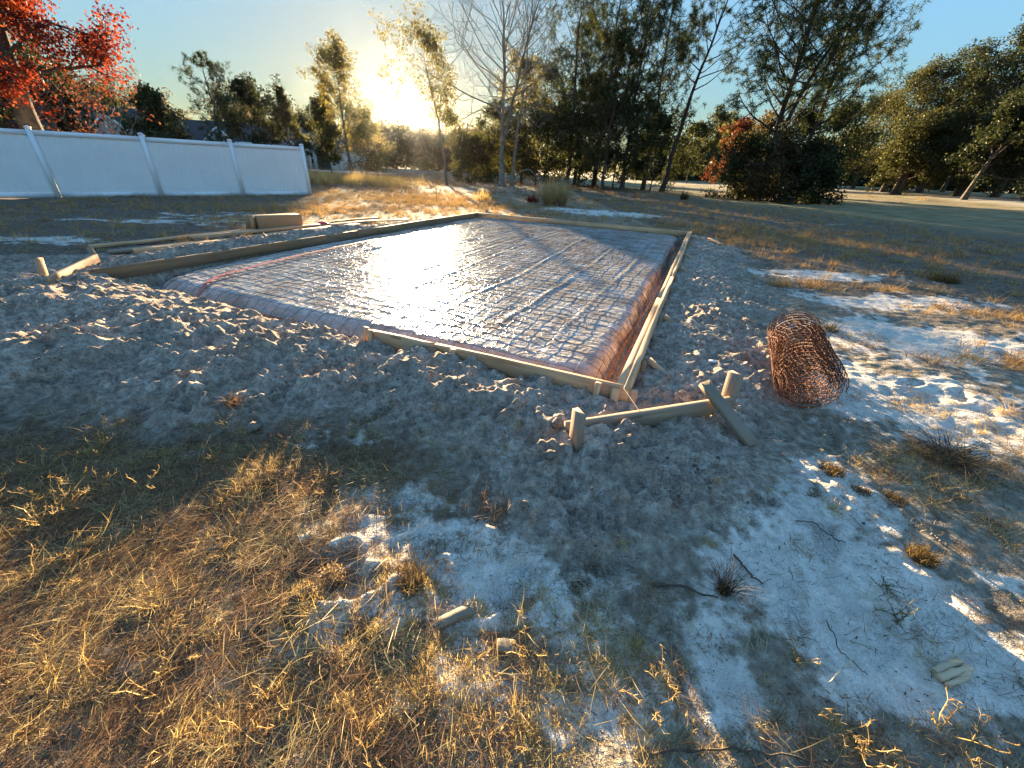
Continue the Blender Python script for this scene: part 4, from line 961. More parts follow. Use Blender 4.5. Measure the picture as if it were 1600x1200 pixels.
# --- pines
PK = dict(kind='needle', prof='pine', needle_asp=.15, lift=.35, ter=1)
tree('pine_tree', 885, 44, -60, 130, 'left tall pine of the dense group, open crown against the sky', 'pine', trunk_r=.2, cb=.35, nprim=30, nsec=6, k=26, cr=.3, size=.27, **PK)
tree('pine_tree', 930, 46, -110, 140, 'second tall pine of the dense group', 'pine', trunk_r=.22, cb=.25, nprim=36, nsec=7, k=26, cr=.3, size=.27, **PK)
tree('pine_tree', 975, 42, -40, 130, 'thick bushy pine in the middle of the dense group', 'pine', trunk_r=.2, cb=.12, nprim=40, nsec=8, k=28, cr=.35, size=.27, **PK)
tree('pine_tree', 1008, 46, -90, 110, 'rightmost upright pine of the dense group', 'pine', trunk_r=.2, cb=.18, nprim=34, nsec=7, k=26, cr=.3, size=.27, **PK)
tree('pine_tree', 900, 52, 40, 120, 'shorter pine behind the left of the dense group', 'pine', trunk_r=.2, cb=.1, nprim=34, nsec=7, k=26, cr=.4, size=.30, **PK)
tree('pine_tree', 945, 40, 70, 120, 'yellow-green young pine in front of the dense group', 'olive', trunk_r=.14, cb=.08, nprim=34, nsec=7, k=26, cr=.3, size=.30, **PK)
tree('leaning_pine', 1038, 42, -60, 130, 'single pine leaning right with a bare lower trunk', 'pine', trunk_r=.22, cb=.50, nprim=22, nsec=6, k=26, cr=.3, size=.28, lean=(.13, 0), kind='needle', prof='pine', lift=.55, el=(.3, 1.1), needle_asp=.16, asym=(1, 0, .35), bark=MBARKD)
tree('big_pine', 1193, 38, -130, 190, 'largest open pine standing behind the dark brush', 'pine', trunk_r=.26, cb=.28, nprim=40, nsec=8, ter=2, k=24, cr=.3, size=.24, kind='needle', prof='round', lift=.5, el=(.3, 1.2), needle_asp=.16, fork=1, bark=MBARKD, lean=(.03, 0))
tree('big_pine', 1238, 40, -90, 150, 'second stem of open pine leaning right of the largest one', 'pine', trunk_r=.2, cb=.3, nprim=32, nsec=7, ter=2, k=24, cr=.3, size=.24, kind='needle', prof='round', lift=.5, el=(.1, 1.1), needle_asp=.16, bark=MBARKD, lean=(.06, 0))
# --- far trees in the gap, and the dark brush
for (px, d, yt, wp, lf, lb) in ((1075, 78, 205, 55, 'olive', 'left of the far lit trees in the gap of the pines'), (1105, 84, 190, 60, 'olive', 'tallest of the far lit trees in the gap of the pines'), (1135, 80, 200, 55, 'gold', 'right of the far lit trees in the gap of the pines')):
    tree('far_tree', px, d, yt, wp, lb, lf, cb=.25, nprim=16, nsec=6, k=20, cr=.6, size=.30)
tree('red_maple', 1142, 48, 205, 62, 'small tree with red leaves at the left end of the dark brush', 'rust', cb=.12, nprim=18, nsec=6, k=16, cr=.4, size=.2)
for (px, d, yt, wp, lf, lb) in ((1185, 44, 195, 80, 'brown', 'brownish brush around the foot of the largest pine'), (1230, 42, 192, 80, 'dark', 'dark brush under the second open pine'), (1275, 44, 178, 75, 'dark', 'dark tree at the right end of the brush, below the pine branches'),
                            (1165, 38, 240, 90, 'dark', 'low dark thicket below the red-leaved tree'), (1215, 36, 242, 85, 'brown', 'low tangled thicket in the middle of the dark brush'), (1265, 36, 240, 75, 'dark', 'low tangled thicket at the edge of the mown grass')):
    tree('thicket_tree', px, d, yt, wp, lb, lf, cb=.05, nprim=22, nsec=7, ter=1, k=16, cr=.5, size=.18, el=(-.1, .9), lift=.1, wob=.22)
# --- right row of oaks
RK = dict(cb=.22, nprim=26, nsec=9, ter=1, k=26, cr=.55, size=.16, el=(-.05, .9), lift=.1, wob=.18)
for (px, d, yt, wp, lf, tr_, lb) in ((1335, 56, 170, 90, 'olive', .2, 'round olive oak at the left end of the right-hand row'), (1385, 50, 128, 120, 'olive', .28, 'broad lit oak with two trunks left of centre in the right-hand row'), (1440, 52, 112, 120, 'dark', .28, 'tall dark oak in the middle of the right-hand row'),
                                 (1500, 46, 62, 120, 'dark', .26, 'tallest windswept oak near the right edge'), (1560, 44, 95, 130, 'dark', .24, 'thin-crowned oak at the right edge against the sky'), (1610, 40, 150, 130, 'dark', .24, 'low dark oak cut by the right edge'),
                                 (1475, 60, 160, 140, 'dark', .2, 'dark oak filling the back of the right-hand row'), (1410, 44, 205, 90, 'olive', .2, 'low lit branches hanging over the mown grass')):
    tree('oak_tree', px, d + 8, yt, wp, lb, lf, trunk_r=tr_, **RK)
tree('leaning_oak', 1515, 46, 190, 90, 'leaning oak with a bare crooked lit trunk near the right edge', 'dark', trunk_r=.2, cb=.45, nprim=14, nsec=6, k=22, cr=.5, size=.22, lean=(.28, 0))
tree('leaning_oak', 1400, 52, 210, 60, 'short oak whose lit trunk leans right over the mown grass', 'olive', trunk_r=.2, cb=.5, nprim=12, nsec=6, k=22, cr=.5, size=.22, lean=(.15, 0))

# distant woods: one mass, real crowns in three depths
def woods(name, label, az0, az1, d0, d1, hfun, n, leaf, seed, k=60, cr=2.2, size=.9):
    r = np.random.default_rng(seed); az = r.uniform(R(az0), R(az1), n); d = r.uniform(d0, d1, n); H = hfun(az) * r.uniform(.7, 1.08, n) * d / ((d0 + d1) / 2)
    C = []; S = []
    for a_, d_, h_ in zip(az, d, H):
        for q in range(9):
            f = r.uniform(.1, 1); C.append((math.sin(a_) * d_ + r.normal(0, 1.6) * (1.15 - f), math.cos(a_) * d_ + r.normal(0, 1.6), h_ * f))
    o = link(name, leaf_mesh(name, np.array(C), k, cr, size, r), LEAFM[leaf]); TRI[0] += len(C) * k * 2
    return tag(o, label, 'woods', None, 'stuff')
woods('distant_woods', 'hazy far-off wood closing the field below the sun', -27, 1, 120, 150, lambda a: 9.8 + .8 * np.sin(a * 40) + .6 * np.sin(a * 91), 150, 'brown', 1, 44)
woods('distant_woods', 'far-off wood seen through the gap in the pines and behind the oaks', 14, 62, 95, 125, lambda a: 8.5 + 1.2 * np.sin(a * 35), 130, 'dark', 2, 40)
woods('distant_woods', 'far-off trees behind the houses at left', -62, -27, 110, 135, lambda a: 7.0 + 1.2 * np.sin(a * 45), 70, 'dark', 3, 40)

# fallen bent branch
q0 = spot(800, 32); A = Acc()
pb = [gnd(803, 294) + (0, 0, .0), gnd(803, 294) + (.1, 0, 1.0), gnd(815, 294) + (.5, 0, 1.45), gnd(840, 296) + (0, 0, .75), gnd(852, 303)]
pb = np.array([np.interp(np.linspace(0, 4, 20), range(5), np.array(pb)[:, k]) for k in range(3)]).T
for k in range(3): pb[1:-1, k] = (pb[:-2, k] + pb[1:-1, k] + pb[2:, k]) / 3
A.tube(pb, np.linspace(.05, .02, 20), 5, True); o = relink('fallen_branch', A.mesh('fallen_branch'), MBARKL, pb[0]); tag(o, 'pale bent fallen branch arching over the ground left of the tan shrub', 'branch')

# ------------------------------------------------------------------ houses
MROOF = mat_simple('dark_shingle_roof', (.045, .048, .052), .9, .2, 6, .5, .02); MSIDE = mat_simple('pale_blue_siding', (.42, .47, .48), .7, .04, 2)
MTRIM = mat_simple('white_trim', (.72, .72, .70), .6, .03, 3); MGLASS = mat_simple('dark_window_glass', (.03, .035, .04), .12, .1, 1, 0, .001, 0, .6); MDOOR = mat_simple('dark_garage', (.05, .045, .045), .6)
MPINK = mat_simple('pinkish_siding', (.45, .36, .33), .7, .04, 2)
def house(px, dist, wid, dep, wall_h, roof_h, rot, label, side=MSIDE, gable=True):
    p = spot(px, dist); T = empty('house', p, label, 'house'); mw = Matrix.Translation(Vector(p)) @ Matrix.Rotation(rot, 4, 'Z')
    w2, d2 = wid / 2, dep / 2
    A = Acc(); A.box((0, 0, wall_h / 2), (wid, dep, wall_h)); link('wall', A.mesh('wall'), side, T, mw)
    A = Acc(); o = .45   # ridge along X
    for sgn in (-1, 1):
        A.add([(-w2 - o, sgn * (d2 + o), wall_h - .15), (w2 + o, sgn * (d2 + o), wall_h - .15), (w2 + o - roof_h * .35, 0, wall_h + roof_h), (-w2 - o + roof_h * .35, 0, wall_h + roof_h)], None, [(0, 1, 2, 3)] if sgn < 0 else [(3, 2, 1, 0)])
    A.add([(-w2 - o, -d2 - o, wall_h - .15), (-w2 - o, d2 + o, wall_h - .15), (-w2 - o + roof_h * .35, 0, wall_h + roof_h)], [(2, 1, 0)])
    A.add([(w2 + o, -d2 - o, wall_h - .15), (w2 + o, d2 + o, wall_h - .15), (w2 + o - roof_h * .35, 0, wall_h + roof_h)], [(0, 1, 2)])
    rf = link('roof', A.mesh('roof'), MROOF, T, mw)
    # projecting front gable with white bargeboards
    gw, gd, gh, gx = wid * .34, 1.6, roof_h * .62, w2 - wid * .20
    A = Acc(); A.box((gx, -d2 - gd / 2, wall_h / 2), (gw, gd, wall_h))
    A.add([(gx - gw / 2, -d2 - gd, wall_h + .002), (gx + gw / 2, -d2 - gd, wall_h + .002), (gx, -d2 - gd, wall_h + gh)], [(0, 1, 2)]); link('front_gable', A.mesh('front_gable'), side, T, mw)
    A = Acc()
    for sgn in (-1, 1): A.add([(gx + sgn * (gw / 2 + .35), -d2 - gd - .3, wall_h - .15), (gx, -d2 - gd - .3, wall_h + gh + .12), (gx, 0, wall_h + gh + .12), (gx + sgn * (gw / 2 + .35), -d2 + .5, wall_h - .15)], None, [(0, 1, 2, 3)])
    link('gable_roof', A.mesh('gable_roof'), MROOF, T, mw)
    for sgn in (-1, 1):
        A = Acc(); L = math.hypot(gw / 2 + .35, gh + .27); an_ = math.atan2(gh + .27, gw / 2 + .35) * -sgn
        A.box((0, 0, 0), (L, .06, .22)); link('bargeboard', A.mesh('bargeboard'), MTRIM, T, mw @ Matrix.Translation((gx + sgn * (gw / 4 + .175), -d2 - gd - .34, wall_h + gh / 2 - .06)) @ Matrix.Rotation(-an_, 4, 'Y'))
    A = Acc(); A.box((gx, -d2 - gd - .03, wall_h + gh * .38), (.7, .05, .9)); link('gable_vent', A.mesh('gable_vent'), MTRIM, T, mw)
    A = Acc(); A.box((gx, -d2 - gd - .02, 1.25), (gw * .62, .04, 2.3)); link('garage_door', A.mesh('garage_door'), MDOOR, T, mw)
    A = Acc(); A.box((0, -d2 - .45, wall_h - .22), (wid + .8, .05, .2)); link('fascia', A.mesh('fascia'), MTRIM, T, mw)
    for k in range(3):
        x = -w2 + wid * (.12 + .19 * k); A = Acc(); A.box((x, -d2 - .03, wall_h * .56), (1.1, .06, 1.5)); wf = link('window', A.mesh('window'), MTRIM, T, mw)
        for s_ in (-1, 1):
            A = Acc(); A.box((x, -d2 - .065, wall_h * .56 + s_ * .36), (.92, .012, .62)); m_ = A.mesh('pane'); m_.materials.append(MGLASS); po = bpy.data.objects.new('pane', m_); COL.objects.link(po); po.parent = wf
    for k in range(2):
        x = -w2 + wid * (.05 + .5 * k); A = Acc(); A.box((x, -d2 - 1.3, wall_h * .45), (.2, .2, wall_h * .9)); link('porch_post', A.mesh('porch_post'), MTRIM, T, mw)
    return T
house(338, 90, 12, 9, 3.2, 3.0, R(12), 'pale house with a dark roof and white-trimmed gable above the second fence panel')
house(430, 84, 11, 9, 3.4, 2.4, R(8), 'small pinkish house half hidden by trees above the last fence panel', MPINK)
house(512, 78, 9, 8, 2.8, 2.2, R(-8), 'white-blue house just right of the fence end', MSIDE)
house(165, 86, 13, 9, 3.4, 3.2, R(20), 'dark-roofed house seen through the purple-red tree', MPINK)
house(1075, 110, 9, 8, 2.8, 1.6, R(-10), 'tiny blue-grey house far off in the gap of the pines')
print('leaf tris', TRI[0])

# ------------------------------------------------------------------ thin haze volume added to give the veiling glare around the sun
A = Acc(); A.box((0, (ys[0] + ys[-1]) / 2, 12.4), (2 * max(-xs[0], xs[-1]) + 20, ys[-1] - ys[0] + 20, 29.0)); hz = A.mesh('haze')
hm = NT('glare_haze'); pv = hm.n('ShaderNodeVolumePrincipled'); pv.inputs['Color'].default_value = (.95, .95, .95, 1); pv.inputs['Density'].default_value = 0.000022; pv.inputs['Anisotropy'].default_value = 0.86
hm.l(pv.outputs[0], hm.out.inputs['Volume']); ho = link('haze', hz, hm.m); tag(ho, 'thin haze added in the air over the field for the glare around the sun', 'haze', None, 'stuff')
zmax = max((o.matrix_world @ Vector(c))[2] for o in COL.objects if o.type == 'MESH' and o.name != 'haze' for c in o.bound_box) if False else 0
# ------------------------------------------------------------------ grass and litter (stuff)
def tuft(name, n, h, hv, spread, droop, wd, mat, seed, flatness=0.0, segs=2, curl=0.0):
    r = np.random.default_rng(seed); A = []
    az = r.uniform(0, 2 * np.pi, n); L = h * (1 + hv * r.normal(0, 1, n)).clip(.25, 2.2)
    rad = spread * np.sqrt(r.uniform(0, 1, n)); a2 = r.uniform(0, 2 * np.pi, n)
    base = np.stack([rad * np.cos(a2), rad * np.sin(a2), r.uniform(0, .012, n) * (flatness > .5)], -1)
    el = np.clip(r.normal(1.15 - droop, .28, n) * (1 - flatness) + flatness * r.normal(.10, .12, n), -.05, 1.55)
    V_ = []; T_ = []
    hd = np.stack([np.cos(az), np.sin(az)], -1); sd_ = np.stack([-np.sin(az), np.cos(az), 0 * az], -1)
    pts = [base]; p = base.copy(); e = el.copy()
    for s in range(segs):
        p = p + np.stack([hd[:, 0] * np.cos(e), hd[:, 1] * np.cos(e), np.sin(e)], -1) * (L / segs)[:, None]
        e = e - droop * .9 * (1 - flatness) + curl * r.normal(0, .6, n); az_ = az + curl * r.normal(0, .7, n); hd = np.stack([np.cos(az_), np.sin(az_)], -1)
        pts.append(p)
    v = []
    for i in range(segs + 1):
        ww = wd * (1 - i / segs * .85) / 2
        if i < segs: v.append(pts[i] - sd_ * ww); v.append(pts[i] + sd_ * ww)
        else: v.append(pts[i])
    v = np.stack(v, 1); k = v.shape[1]; b = np.arange(n)[:, None] * k
    q = [np.concatenate([b + 2 * i, b + 2 * i + 1, b + 2 * i + 3, b + 2 * i + 2], 1) for i in range(segs - 1)]
    t = np.concatenate([b + 2 * (segs - 1), b + 2 * (segs - 1) + 1, b + 2 * segs], 1)
    me = np_mesh(name, v.reshape(-1, 3), q + [t]); me.materials.append(mat); return me
def weed(name, n, h, mat, seed, wd=.0022):
    r = np.random.default_rng(seed); A = Acc()
    for k in range(n):
        az = r.uniform(0, 6.28); el = r.uniform(.5, 1.4); p = np.array([r.normal(0, .01), r.normal(0, .01), 0]); L = h * r.uniform(.5, 1.1)
        q = [p]; 
        for s in range(5):
            p = p + np.array([math.cos(az) * math.cos(el), math.sin(az) * math.cos(el), math.sin(el)]) * L / 5; az += r.normal(0, .25); el -= r.uniform(0, .22); q.append(p)
        q = np.array(q); A.tube(q, np.linspace(wd, wd * .5, 6) / 1.3, 3)
        for s in range(2, 6):
            for _ in range(2):
                a2 = r.uniform(0, 6.28); e2_ = r.uniform(.1, 1.2); l2 = L * r.uniform(.08, .25); d = np.array([math.cos(a2) * math.cos(e2_), math.sin(a2) * math.cos(e2_), math.sin(e2_)])
                A.tube(np.array([q[s], q[s] + d * l2 * .6, q[s] + d * l2 + np.array([0, 0, -.1 * l2])]), [wd * .5, wd * .45, wd * .2], 3)
    me = A.mesh(name); me.materials.append(mat); return me

def scatter(name, label, variants, pos, rot, scl, idx, cat='grass', tilt=None):
    c = bpy.data.collections.new(name + '_variants')
    for i, me in enumerate(variants):
        o = bpy.data.objects.new('%s_clump_%02d' % (name, i), me); c.objects.link(o)
    me = bpy.data.meshes.new(name); me.vertices.add(len(pos)); me.vertices.foreach_set('co', np.asarray(pos, np.float32).ravel())
    for k, v, tp in (('rz', rot, 'FLOAT'), ('sc', scl, 'FLOAT'), ('vi', idx, 'INT')):
        a = me.attributes.new(k, tp, 'POINT'); a.data.foreach_set('value', np.asarray(v, np.float32 if tp == 'FLOAT' else np.int32))
    o = bpy.data.objects.new(name, me); COL.objects.link(o)
    g = bpy.data.node_groups.new(name, 'GeometryNodeTree')
    g.interface.new_socket('Geometry', in_out='INPUT', socket_type='NodeSocketGeometry'); g.interface.new_socket('Geometry', in_out='OUTPUT', socket_type='NodeSocketGeometry')
    gi = g.nodes.new('NodeGroupInput'); go = g.nodes.new('NodeGroupOutput'); ip = g.nodes.new('GeometryNodeInstanceOnPoints'); ci = g.nodes.new('GeometryNodeCollectionInfo')
    ci.inputs['Collection'].default_value = c; ci.inputs['Separate Children'].default_value = True; ci.inputs['Reset Children'].default_value = True
    def na(nm, tp):
        n = g.nodes.new('GeometryNodeInputNamedAttribute'); n.data_type = tp; n.inputs[0].default_value = nm
        return n.outputs[0]
    cx = g.nodes.new('ShaderNodeCombineXYZ'); g.links.new(na('rz', 'FLOAT'), cx.inputs[2])
    g.links.new(gi.outputs[0], ip.inputs['Points']); g.links.new(ci.outputs[0], ip.inputs['Instance']); ip.inputs['Pick Instance'].default_value = True
    g.links.new(na('vi', 'INT'), ip.inputs['Instance Index'])
    ar = g.nodes.new('FunctionNodeEulerToRotation'); g.links.new(cx.outputs[0], ar.inputs[0]); g.links.new(ar.outputs[0], ip.inputs['Rotation'])
    g.links.new(na('sc', 'FLOAT'), ip.inputs['Scale']); g.links.new(ip.outputs[0], go.inputs[0])
    md = o.modifiers.new('scatter', 'NODES'); md.node_group = g
    tag(o, label, cat, None, 'stuff'); return o

gr = np.random.default_rng(77)
def sample(n, x0, x1, y0, y1, dens):
    x = gr.uniform(x0, x1, n); y = gr.uniform(y0, y1, n); keep = gr.uniform(0, 1, n) < dens(x, y)
    x, y = x[keep], y[keep]; return np.stack([x, y, height(x, y) - .004], -1)
def outside(x, y): a, b = ab(x, y); return rect_sd(a, b) > 0.25
def rs(n, lo, hi): return gr.uniform(lo, hi, n)
near_gold = [tuft('t', 26, .055, .4, .03, .35, .0022, MSTRAW, 1, curl=.5), tuft('t', 22, .085, .4, .025, .3, .0022, MSTRAW, 2, segs=3, curl=.4), tuft('t', 30, .04, .4, .04, .5, .0028, MMOSS, 3, curl=.8),
             weed('t', 4, .13, MSTRAW, 4, .0026), tuft('t', 20, .06, .3, .02, .25, .0020, MGRN, 5, curl=.3), weed('t', 3, .10, MSTRAW2, 6), tuft('t', 38, .024, .4, .045, .6, .0036, MMOSS, 7, curl=1.0)]
P_ = sample(58000, -2.6, 4.4, .28, 4.6, lambda x, y: np.clip(masks(x, y)[1] - .47, 0, 1) * (.25 + .75 * sst(-.2, .5, fbm(x * 5, y * 5, 2, 98))) * outside(x, y) * .62)
n = len(P_); print('near grass', n)
scatter('dry_grass', 'short golden dry grass and weeds over the foreground sand', near_gold, P_, rs(n, 0, 6.28), rs(n, .4, 1.1), np.where((P_[:, 0] > -.55) & (P_[:, 1] < 1.9) & (gr.uniform(0, 1, n) < .8), gr.choice([2, 6, 4, 3], n, p=[.22, .66, .04, .08]), gr.choice(7, n, p=[.22, .12, .2, .1, .02, .06, .28])))
litter = [tuft('t', 44, .045, .5, .055, .1, .0017, MSTRAW2, 11, flatness=.93, curl=.3), tuft('t', 32, .065, .5, .06, .1, .0017, MSTRAW2, 12, flatness=.9, curl=.2), tuft('t', 22, .06, .5, .06, .1, .0016, MSTRAW, 13, flatness=.9, curl=.3), tuft('t', 30, .022, .5, .06, .1, .003, MSTRAW2, 14, flatness=.8, curl=.9)]
def dl(x, y):
    spk = .10 * (1 + fbm(x * 2, y * 2, 2, 97))
    w_, g_, c_ = masks(x, y); left = sst(0.2, -0.8, x) * sst(2.4, 1.4, y)
    return np.clip(.25 * g_ + .75 * left * (1 - c_) + .02, 0, 1) * outside(x, y) * (1 - .85 * c_) * (1 - .9 * w_ * (1 - left)) + np.clip(spk, 0, 1) * w_ * .35
P_ = sample(26000, -2.8, 4.0, .28, 5.0, dl); n = len(P_); print('litter', n)
scatter('dead_thatch', 'flattened brown thatch and dead stems among the foreground grass', litter, P_, rs(n, 0, 6.28), rs(n, .6, 1.4), gr.choice(4, n, p=[.35, .25, .2, .2]))
MFIELD = mat_leaf('field_straw', (.34, .18, .08), (.58, .36, .17), (.70, .50, .28), .35); MFIELDB = mat_leaf('field_thatch', (.14, .07, .04), (.34, .19, .10), (.50, .32, .19), .25)
# mid field
mid = [tuft('t', 34, .13, .4, .09, .35, .006, MFIELD, 21, segs=2), tuft('t', 30, .09, .4, .12, .45, .007, MFIELDB, 22), tuft('t', 30, .10, .4, .10, .4, .007, MFIELD, 23), tuft('t', 30, .18, .4, .08, .2, .006, MFIELD, 24, segs=3)]
def dm(x, y):
    w_, g_, c_ = masks(x, y); r = np.hypot(x, y); return np.clip(g_ - .30, 0, 1) * outside(x, y) * (r > 4.2) * (1 - c_) * (1 - .85 * sst(15, 22, x + .2 * y))
P_ = sample(46000, -14, 16, 2, 26, dm); n = len(P_); print('mid', n)
sunny = np.exp(-((P_[:, 0] + 1) / 7) ** 2)
ch_i = np.where(gr.uniform(0, 1, n) < .55, gr.choice([0, 3], n), gr.choice([1, 2], n, p=[.6, .4]))
scatter('field_grass', 'low dry grass scattered over the middle field', mid, P_, rs(n, 0, 6.28), rs(n, .5, 1.25), ch_i)
far = [tuft('t', 40, .25, .4, .3, .35, .02, MFIELDB, 31), tuft('t', 40, .22, .4, .3, .4, .02, MFIELDB, 32), tuft('t', 36, .3, .4, .3, .3, .018, MFIELD, 33)]
def df_(x, y): w_, g_, c_ = masks(x, y); return np.clip(g_, 0, 1) * (1 - .9 * w_) * (1 - sst(15, 22, x + .2 * y) * .97) * .8
P_ = sample(11000, -45, 45, 24, 75, df_); n = len(P_); print('far', n)
scatter('far_field_grass', 'low dry grass of the far field before the trees', far, P_, rs(n, 0, 6.28), rs(n, .5, 1.2), gr.choice(3, n, p=[.5, .25, .25]))
# stand of tall golden reeds beyond the fence end
reed = [tuft('t', 40, 1.0, .25, .35, .12, .018, MSTRAW, 41, segs=3, curl=.15), tuft('t', 36, .8, .3, .4, .2, .018, MSTRAW, 42, segs=3, curl=.2), tuft('t', 40, .55, .3, .4, .3, .018, MSTRAW2, 43, segs=2)]
q_ = [gnd(485, 300), gnd(560, 298), gnd(640, 296), gnd(720, 293), gnd(760, 296)]
def dr(x, y):
    s = 0
    for (px, py, rx, ry, w_) in ((500, 285, 2.2, 2.2, 1.2), (545, 288, 2.6, 2.4, 1.2), (620, 288, 3.0, 2.2, 1.1), (690, 290, 2.6, 2.0, .7), (750, 295, 2.4, 1.2, .4)):
        q = flat(px, py, 0); s = s + w_ * np.exp(-((x - q[0]) / rx) ** 2 - ((y - q[1]) / ry) ** 2)
    return np.clip(s - .25 + .3 * perlin(x * .6, y * .6, 90), 0, 1)
P_ = sample(3000, -17, 0, 18, 32, dr); n = len(P_); print('reeds', n)
scatter('tall_reed_grass', 'tall sunlit golden reed grass beyond the end of the white fence', reed, P_, rs(n, 0, 6.28), rs(n, .5, 1.05), gr.choice(3, n, p=[.4, .3, .3]))

# individual foreground plants
def plant(name, px, py, me, label, cat, s=1.0, rz=0.0):
    p = gnd(px, py); o = bpy.data.objects.new(name, me); COL.objects.link(o); o.location = Vector(p); o.scale = (s, s, s); o.rotation_euler = (0, 0, rz); return tag(o, label, cat)
MDARKG = mat_leaf('dark_wiry_grass', (.035, .024, .018), (.10, .07, .045), (.26, .19, .10), .2)
plant('wiry_grass_tuft', 1130, 925, tuft('t', 170, .13, .3, .022, .22, .0022, MDARKG, 51, segs=3), 'dark wiry upright grass tuft beside the short straight stick', 'grass tuft')
MBUSH = mat_leaf('brown_moss_bush', (.06, .035, .018), (.16, .10, .04), (.30, .20, .07), .3)
plant('low_bush', 1440, 872, tuft('t', 260, .05, .3, .05, .3, .004, MBUSH, 52, curl=1.0), 'round low brown-green bush on the white sand at right', 'bush', 1.1)
plant('low_bush', 1298, 738, tuft('t', 200, .05, .3, .05, .3, .004, MBUSH, 53, curl=1.0), 'low reddish bush at the upper left end of a dark weed row', 'bush', 1.1)
plant('low_bush', 1345, 768, tuft('t', 130, .035, .3, .04, .3, .004, MBUSH, 54, curl=1.0), 'second dark low bush of the weed row on the sand', 'bush')
plant('low_bush', 1400, 782, tuft('t', 140, .035, .3, .05, .3, .004, MBUSH, 55, curl=1.0), 'last and lowest bush of the dark weed row on the sand', 'bush')
plant('dry_clump', 365, 632, tuft('t', 150, .10, .3, .03, .45, .003, MSTRAW2, 56, segs=3), 'lone brown drooping grass clump on the shaded sand heap', 'grass clump', 1.0)
plant('dead_weed', 765, 795, tuft('t', 220, .07, .3, .10, .5, .003, MSTRAW2, 57, curl=.9), 'spreading dark reddish dead weed above the centre', 'weed')
plant('dead_weed', 640, 910, tuft('t', 220, .08, .3, .06, .4, .003, MBUSH, 58, curl=.9), 'dark upright dead weed between the two hexagonal boot prints', 'weed')
plant('thin_weed', 1270, 775, weed('t', 9, .07, MSTRAW2, 59), 'thin branching weed on the white sand before the crossboard', 'weed')
plant('green_weed', 1400, 970, weed('t', 10, .09, MGRN, 60), 'sprawling thin green weed in the middle of the white sand', 'weed')
plant('green_weed', 1385, 920, weed('t', 8, .08, MGRN, 61), 'thin green weed just below the round bush', 'weed')
plant('dry_clump', 1250, 1040, weed('t', 12, .07, MSTRAW, 62), 'tiny pale dry weed left of the pale straw', 'weed')
plant('fallen_weed', 1480, 715, tuft('t', 240, .20, .3, .08, .1, .0035, MDARKG, 63, flatness=.85, curl=.15), 'dark flattened heap of dead stems right of the weed row', 'dead weeds', 1.3)
# dry shrub beyond the form
MTAN = mat_leaf('tan_plumes', (.40, .26, .15), (.62, .45, .27), (.74, .58, .38), .45)
p = gnd(863, 322); SH = empty('dry_shrub', p, 'round feathery tan shrub glowing beyond the far board', 'shrub')
for (dx, s, sd_, n_, nm) in ((-.12, 1.0, 70, 900, 'plumes'), (.42, .95, 71, 420, 'plumes')):
    me = tuft('plumes', n_, 1.05, .18, .22 if dx < 0 else .12, .12 if dx < 0 else .05, .022, MTAN, sd_, segs=3, curl=.12); o = link(nm, me, None, SH, Matrix.Translation(Vector(p) + Vector((dx, 0, 0))) @ Matrix.Scale(s, 4))
plant('red_plant', 832, 316, tuft('t', 160, .38, .3, .25, .3, .05, MREDW, 72, curl=.5), 'small bright red weed left of the round tan shrub', 'plant')
plant('round_bush', 1068, 312, tuft('t', 160, .6, .3, .2, .3, .04, MDARKG, 73, curl=.5), 'small dark round bush alone in the shaded field', 'bush', 1.0)
b_ = gnd(683, 315); o = board('survey_stake', b_ - (0, 0, .1), b_ + (0, 0, .62), .04, .018, MOLD, up=(1, 0, 0), warp=.001, seg=2); tag(o, 'thin upright survey stake in the golden field', 'stake')
ex = tuft('t', 200, .9, .25, .8, .35, .04, MGRN, 74, curl=.7)
plant('green_bush', 600, 288, ex, 'grey-green bush standing among the golden reeds', 'bush', .9)
plant('gold_bush', 755, 314, tuft('t', 200, .5, .3, .35, .3, .02, MSTRAW, 75, curl=.5), 'small golden bush beyond the far board left of the tan shrub', 'bush', 1.0)
plant('dark_bush', 1475, 440, tuft('t', 300, .16, .3, .16, .35, .008, MBUSH, 76, curl=.9), 'brown-green bush at right in the middle field', 'bush', 1.2)
plant('dark_bush', 1290, 515, tuft('t', 200, .12, .3, .12, .35, .006, MBUSH, 77, curl=.9), 'low dark bush on the white strip above the mesh roll', 'bush', 1.0)

bits = [tuft('t', 6, .025, .5, .05, .1, .002, MSTRAW2, 101, flatness=.95, segs=1 + 1, curl=.3), tuft('t', 9, .008, .5, .05, .1, .004, MDARKG, 102, flatness=.9, curl=.6), weed('t', 2, .04, MGRN, 103, .0016), tuft('t', 4, .05, .4, .04, .1, .0016, MSTICK, 104, flatness=.97, segs=3, curl=.4)]
P_ = sample(9000, -1.4, 3.8, .28, 4.2, lambda x, y: (masks(x, y)[0] * .35 + .06) * outside(x, y)); n = len(P_); print('bits', n)
scatter('ground_crumbs', 'dark crumbs, twigs and tiny weeds strewn on the pale sand', bits, P_, rs(n, 0, 6.28), rs(n, .5, 1.4), gr.choice(4, n, p=[.3, .4, .12, .18]), 'debris')

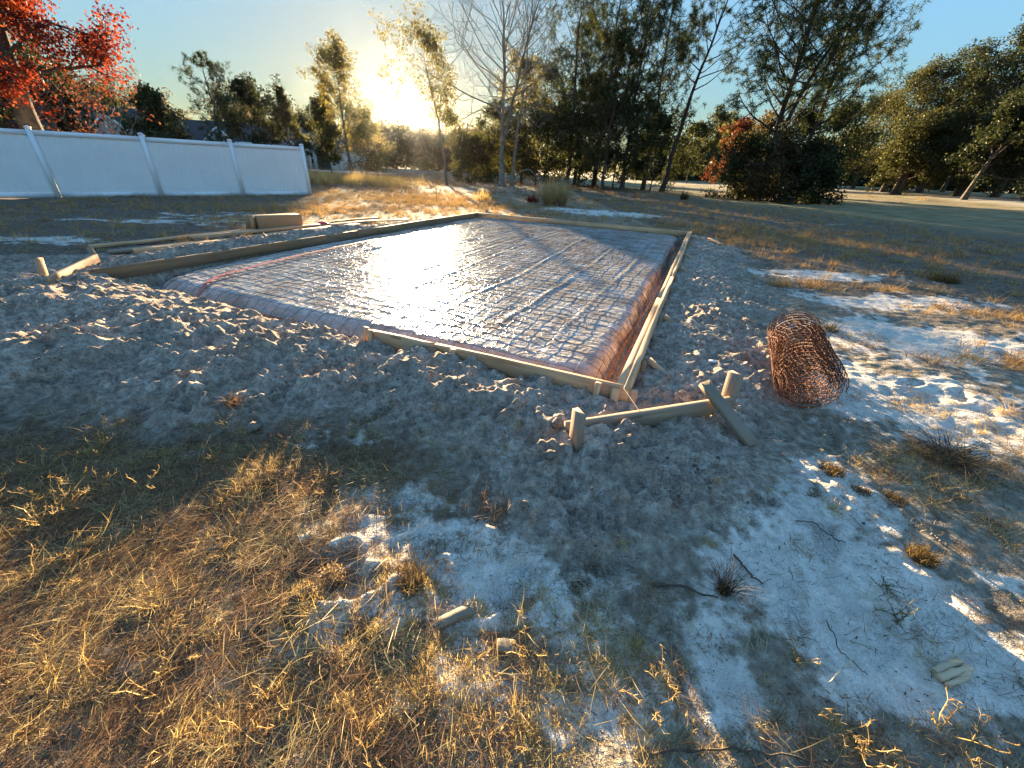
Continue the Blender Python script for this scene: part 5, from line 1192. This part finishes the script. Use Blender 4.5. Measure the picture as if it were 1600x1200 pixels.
# loose crumbs of turned sand
def clod_me(seed, k=8):
    r = np.random.default_rng(seed); bmv = []; n = 6; m_ = 4; q = []
    for i in range(m_):
        v_ = np.pi * (i + .5) / m_
        for j in range(n): u_ = 2 * np.pi * j / n; d = 1 + r.normal(0, .22); bmv.append((np.cos(u_) * np.sin(v_) * d, np.sin(u_) * np.sin(v_) * d, np.cos(v_) * d * .7))
    for i in range(m_ - 1):
        for j in range(n): q.append((i * n + j, (i + 1) * n + j, (i + 1) * n + (j + 1) % n, i * n + (j + 1) % n))
    me = np_mesh('sand_crumb', np.array(bmv), [np.array(q), np.array([list(range(n))]), np.array([list(range((m_ - 1) * n, m_ * n))[::-1]])]); me.materials.append(MCLOD); return me
P_ = sample(34000, -6.5, 4.2, .5, 8, lambda x, y: churn(x, y) * outside(x, y) * (.12 + .88 * sst(.0, .5, fbm(x * 2.3, y * 2.3, 2, 99))) * np.where(y < 4.5, .5, .12)); n = len(P_); print('crumbs', n)
P_[:, 2] += .003
scatter('sand_crumbs', 'small crumbs and clods of turned grey sand around the form', [clod_me(k) for k in range(5)], P_, rs(n, 0, 6.28), .003 + .010 * gr.uniform(0, 1, n) ** 3.5, gr.integers(0, 5, n), 'sand')

# low yellow moss and curly dry plants in the lit bottom centre
moss = [tuft('t', 60, .015, .5, .035, .3, .0030, MMOSS, 111, curl=1.2), tuft('t', 70, .020, .5, .045, .3, .0028, MMOSS, 112, curl=1.2), tuft('t', 50, .012, .5, .05, .3, .0034, MMOSS, 113, curl=1.4), tuft('t', 40, .03, .5, .03, .2, .0020, MSTRAW, 114, curl=.9)]
MOSSB = [(650, 960, .35, .15, 1), (560, 1060, .4, .15, 1.1), (780, 1060, .45, .12, 1.2), (900, 980, .25, .15, 1.1), (1000, 1050, .2, .15, .9), (450, 960, .3, .2, .7), (350, 1120, .3, .1, .6), (700, 1160, .6, .08, 1), (980, 1160, .3, .1, 1), (1250, 1170, .3, .06, .6), (840, 920, .12, .06, .9), (640, 890, .3, .08, .6)]
P_ = sample(26000, -1.6, 1.6, .28, 1.9, lambda x, y: np.clip(blobs(x, y, MOSSB) * .50 - .52 + .85 * fbm(x * 7, y * 7, 3, 120), 0, 1) * .8); n = len(P_); print('moss', n)
scatter('dry_moss', 'low curly yellow moss lit by the sun on the near sand', moss, P_, rs(n, 0, 6.28), rs(n, .45, 1.05), gr.choice(4, n, p=[.35, .3, .2, .15]), 'moss')
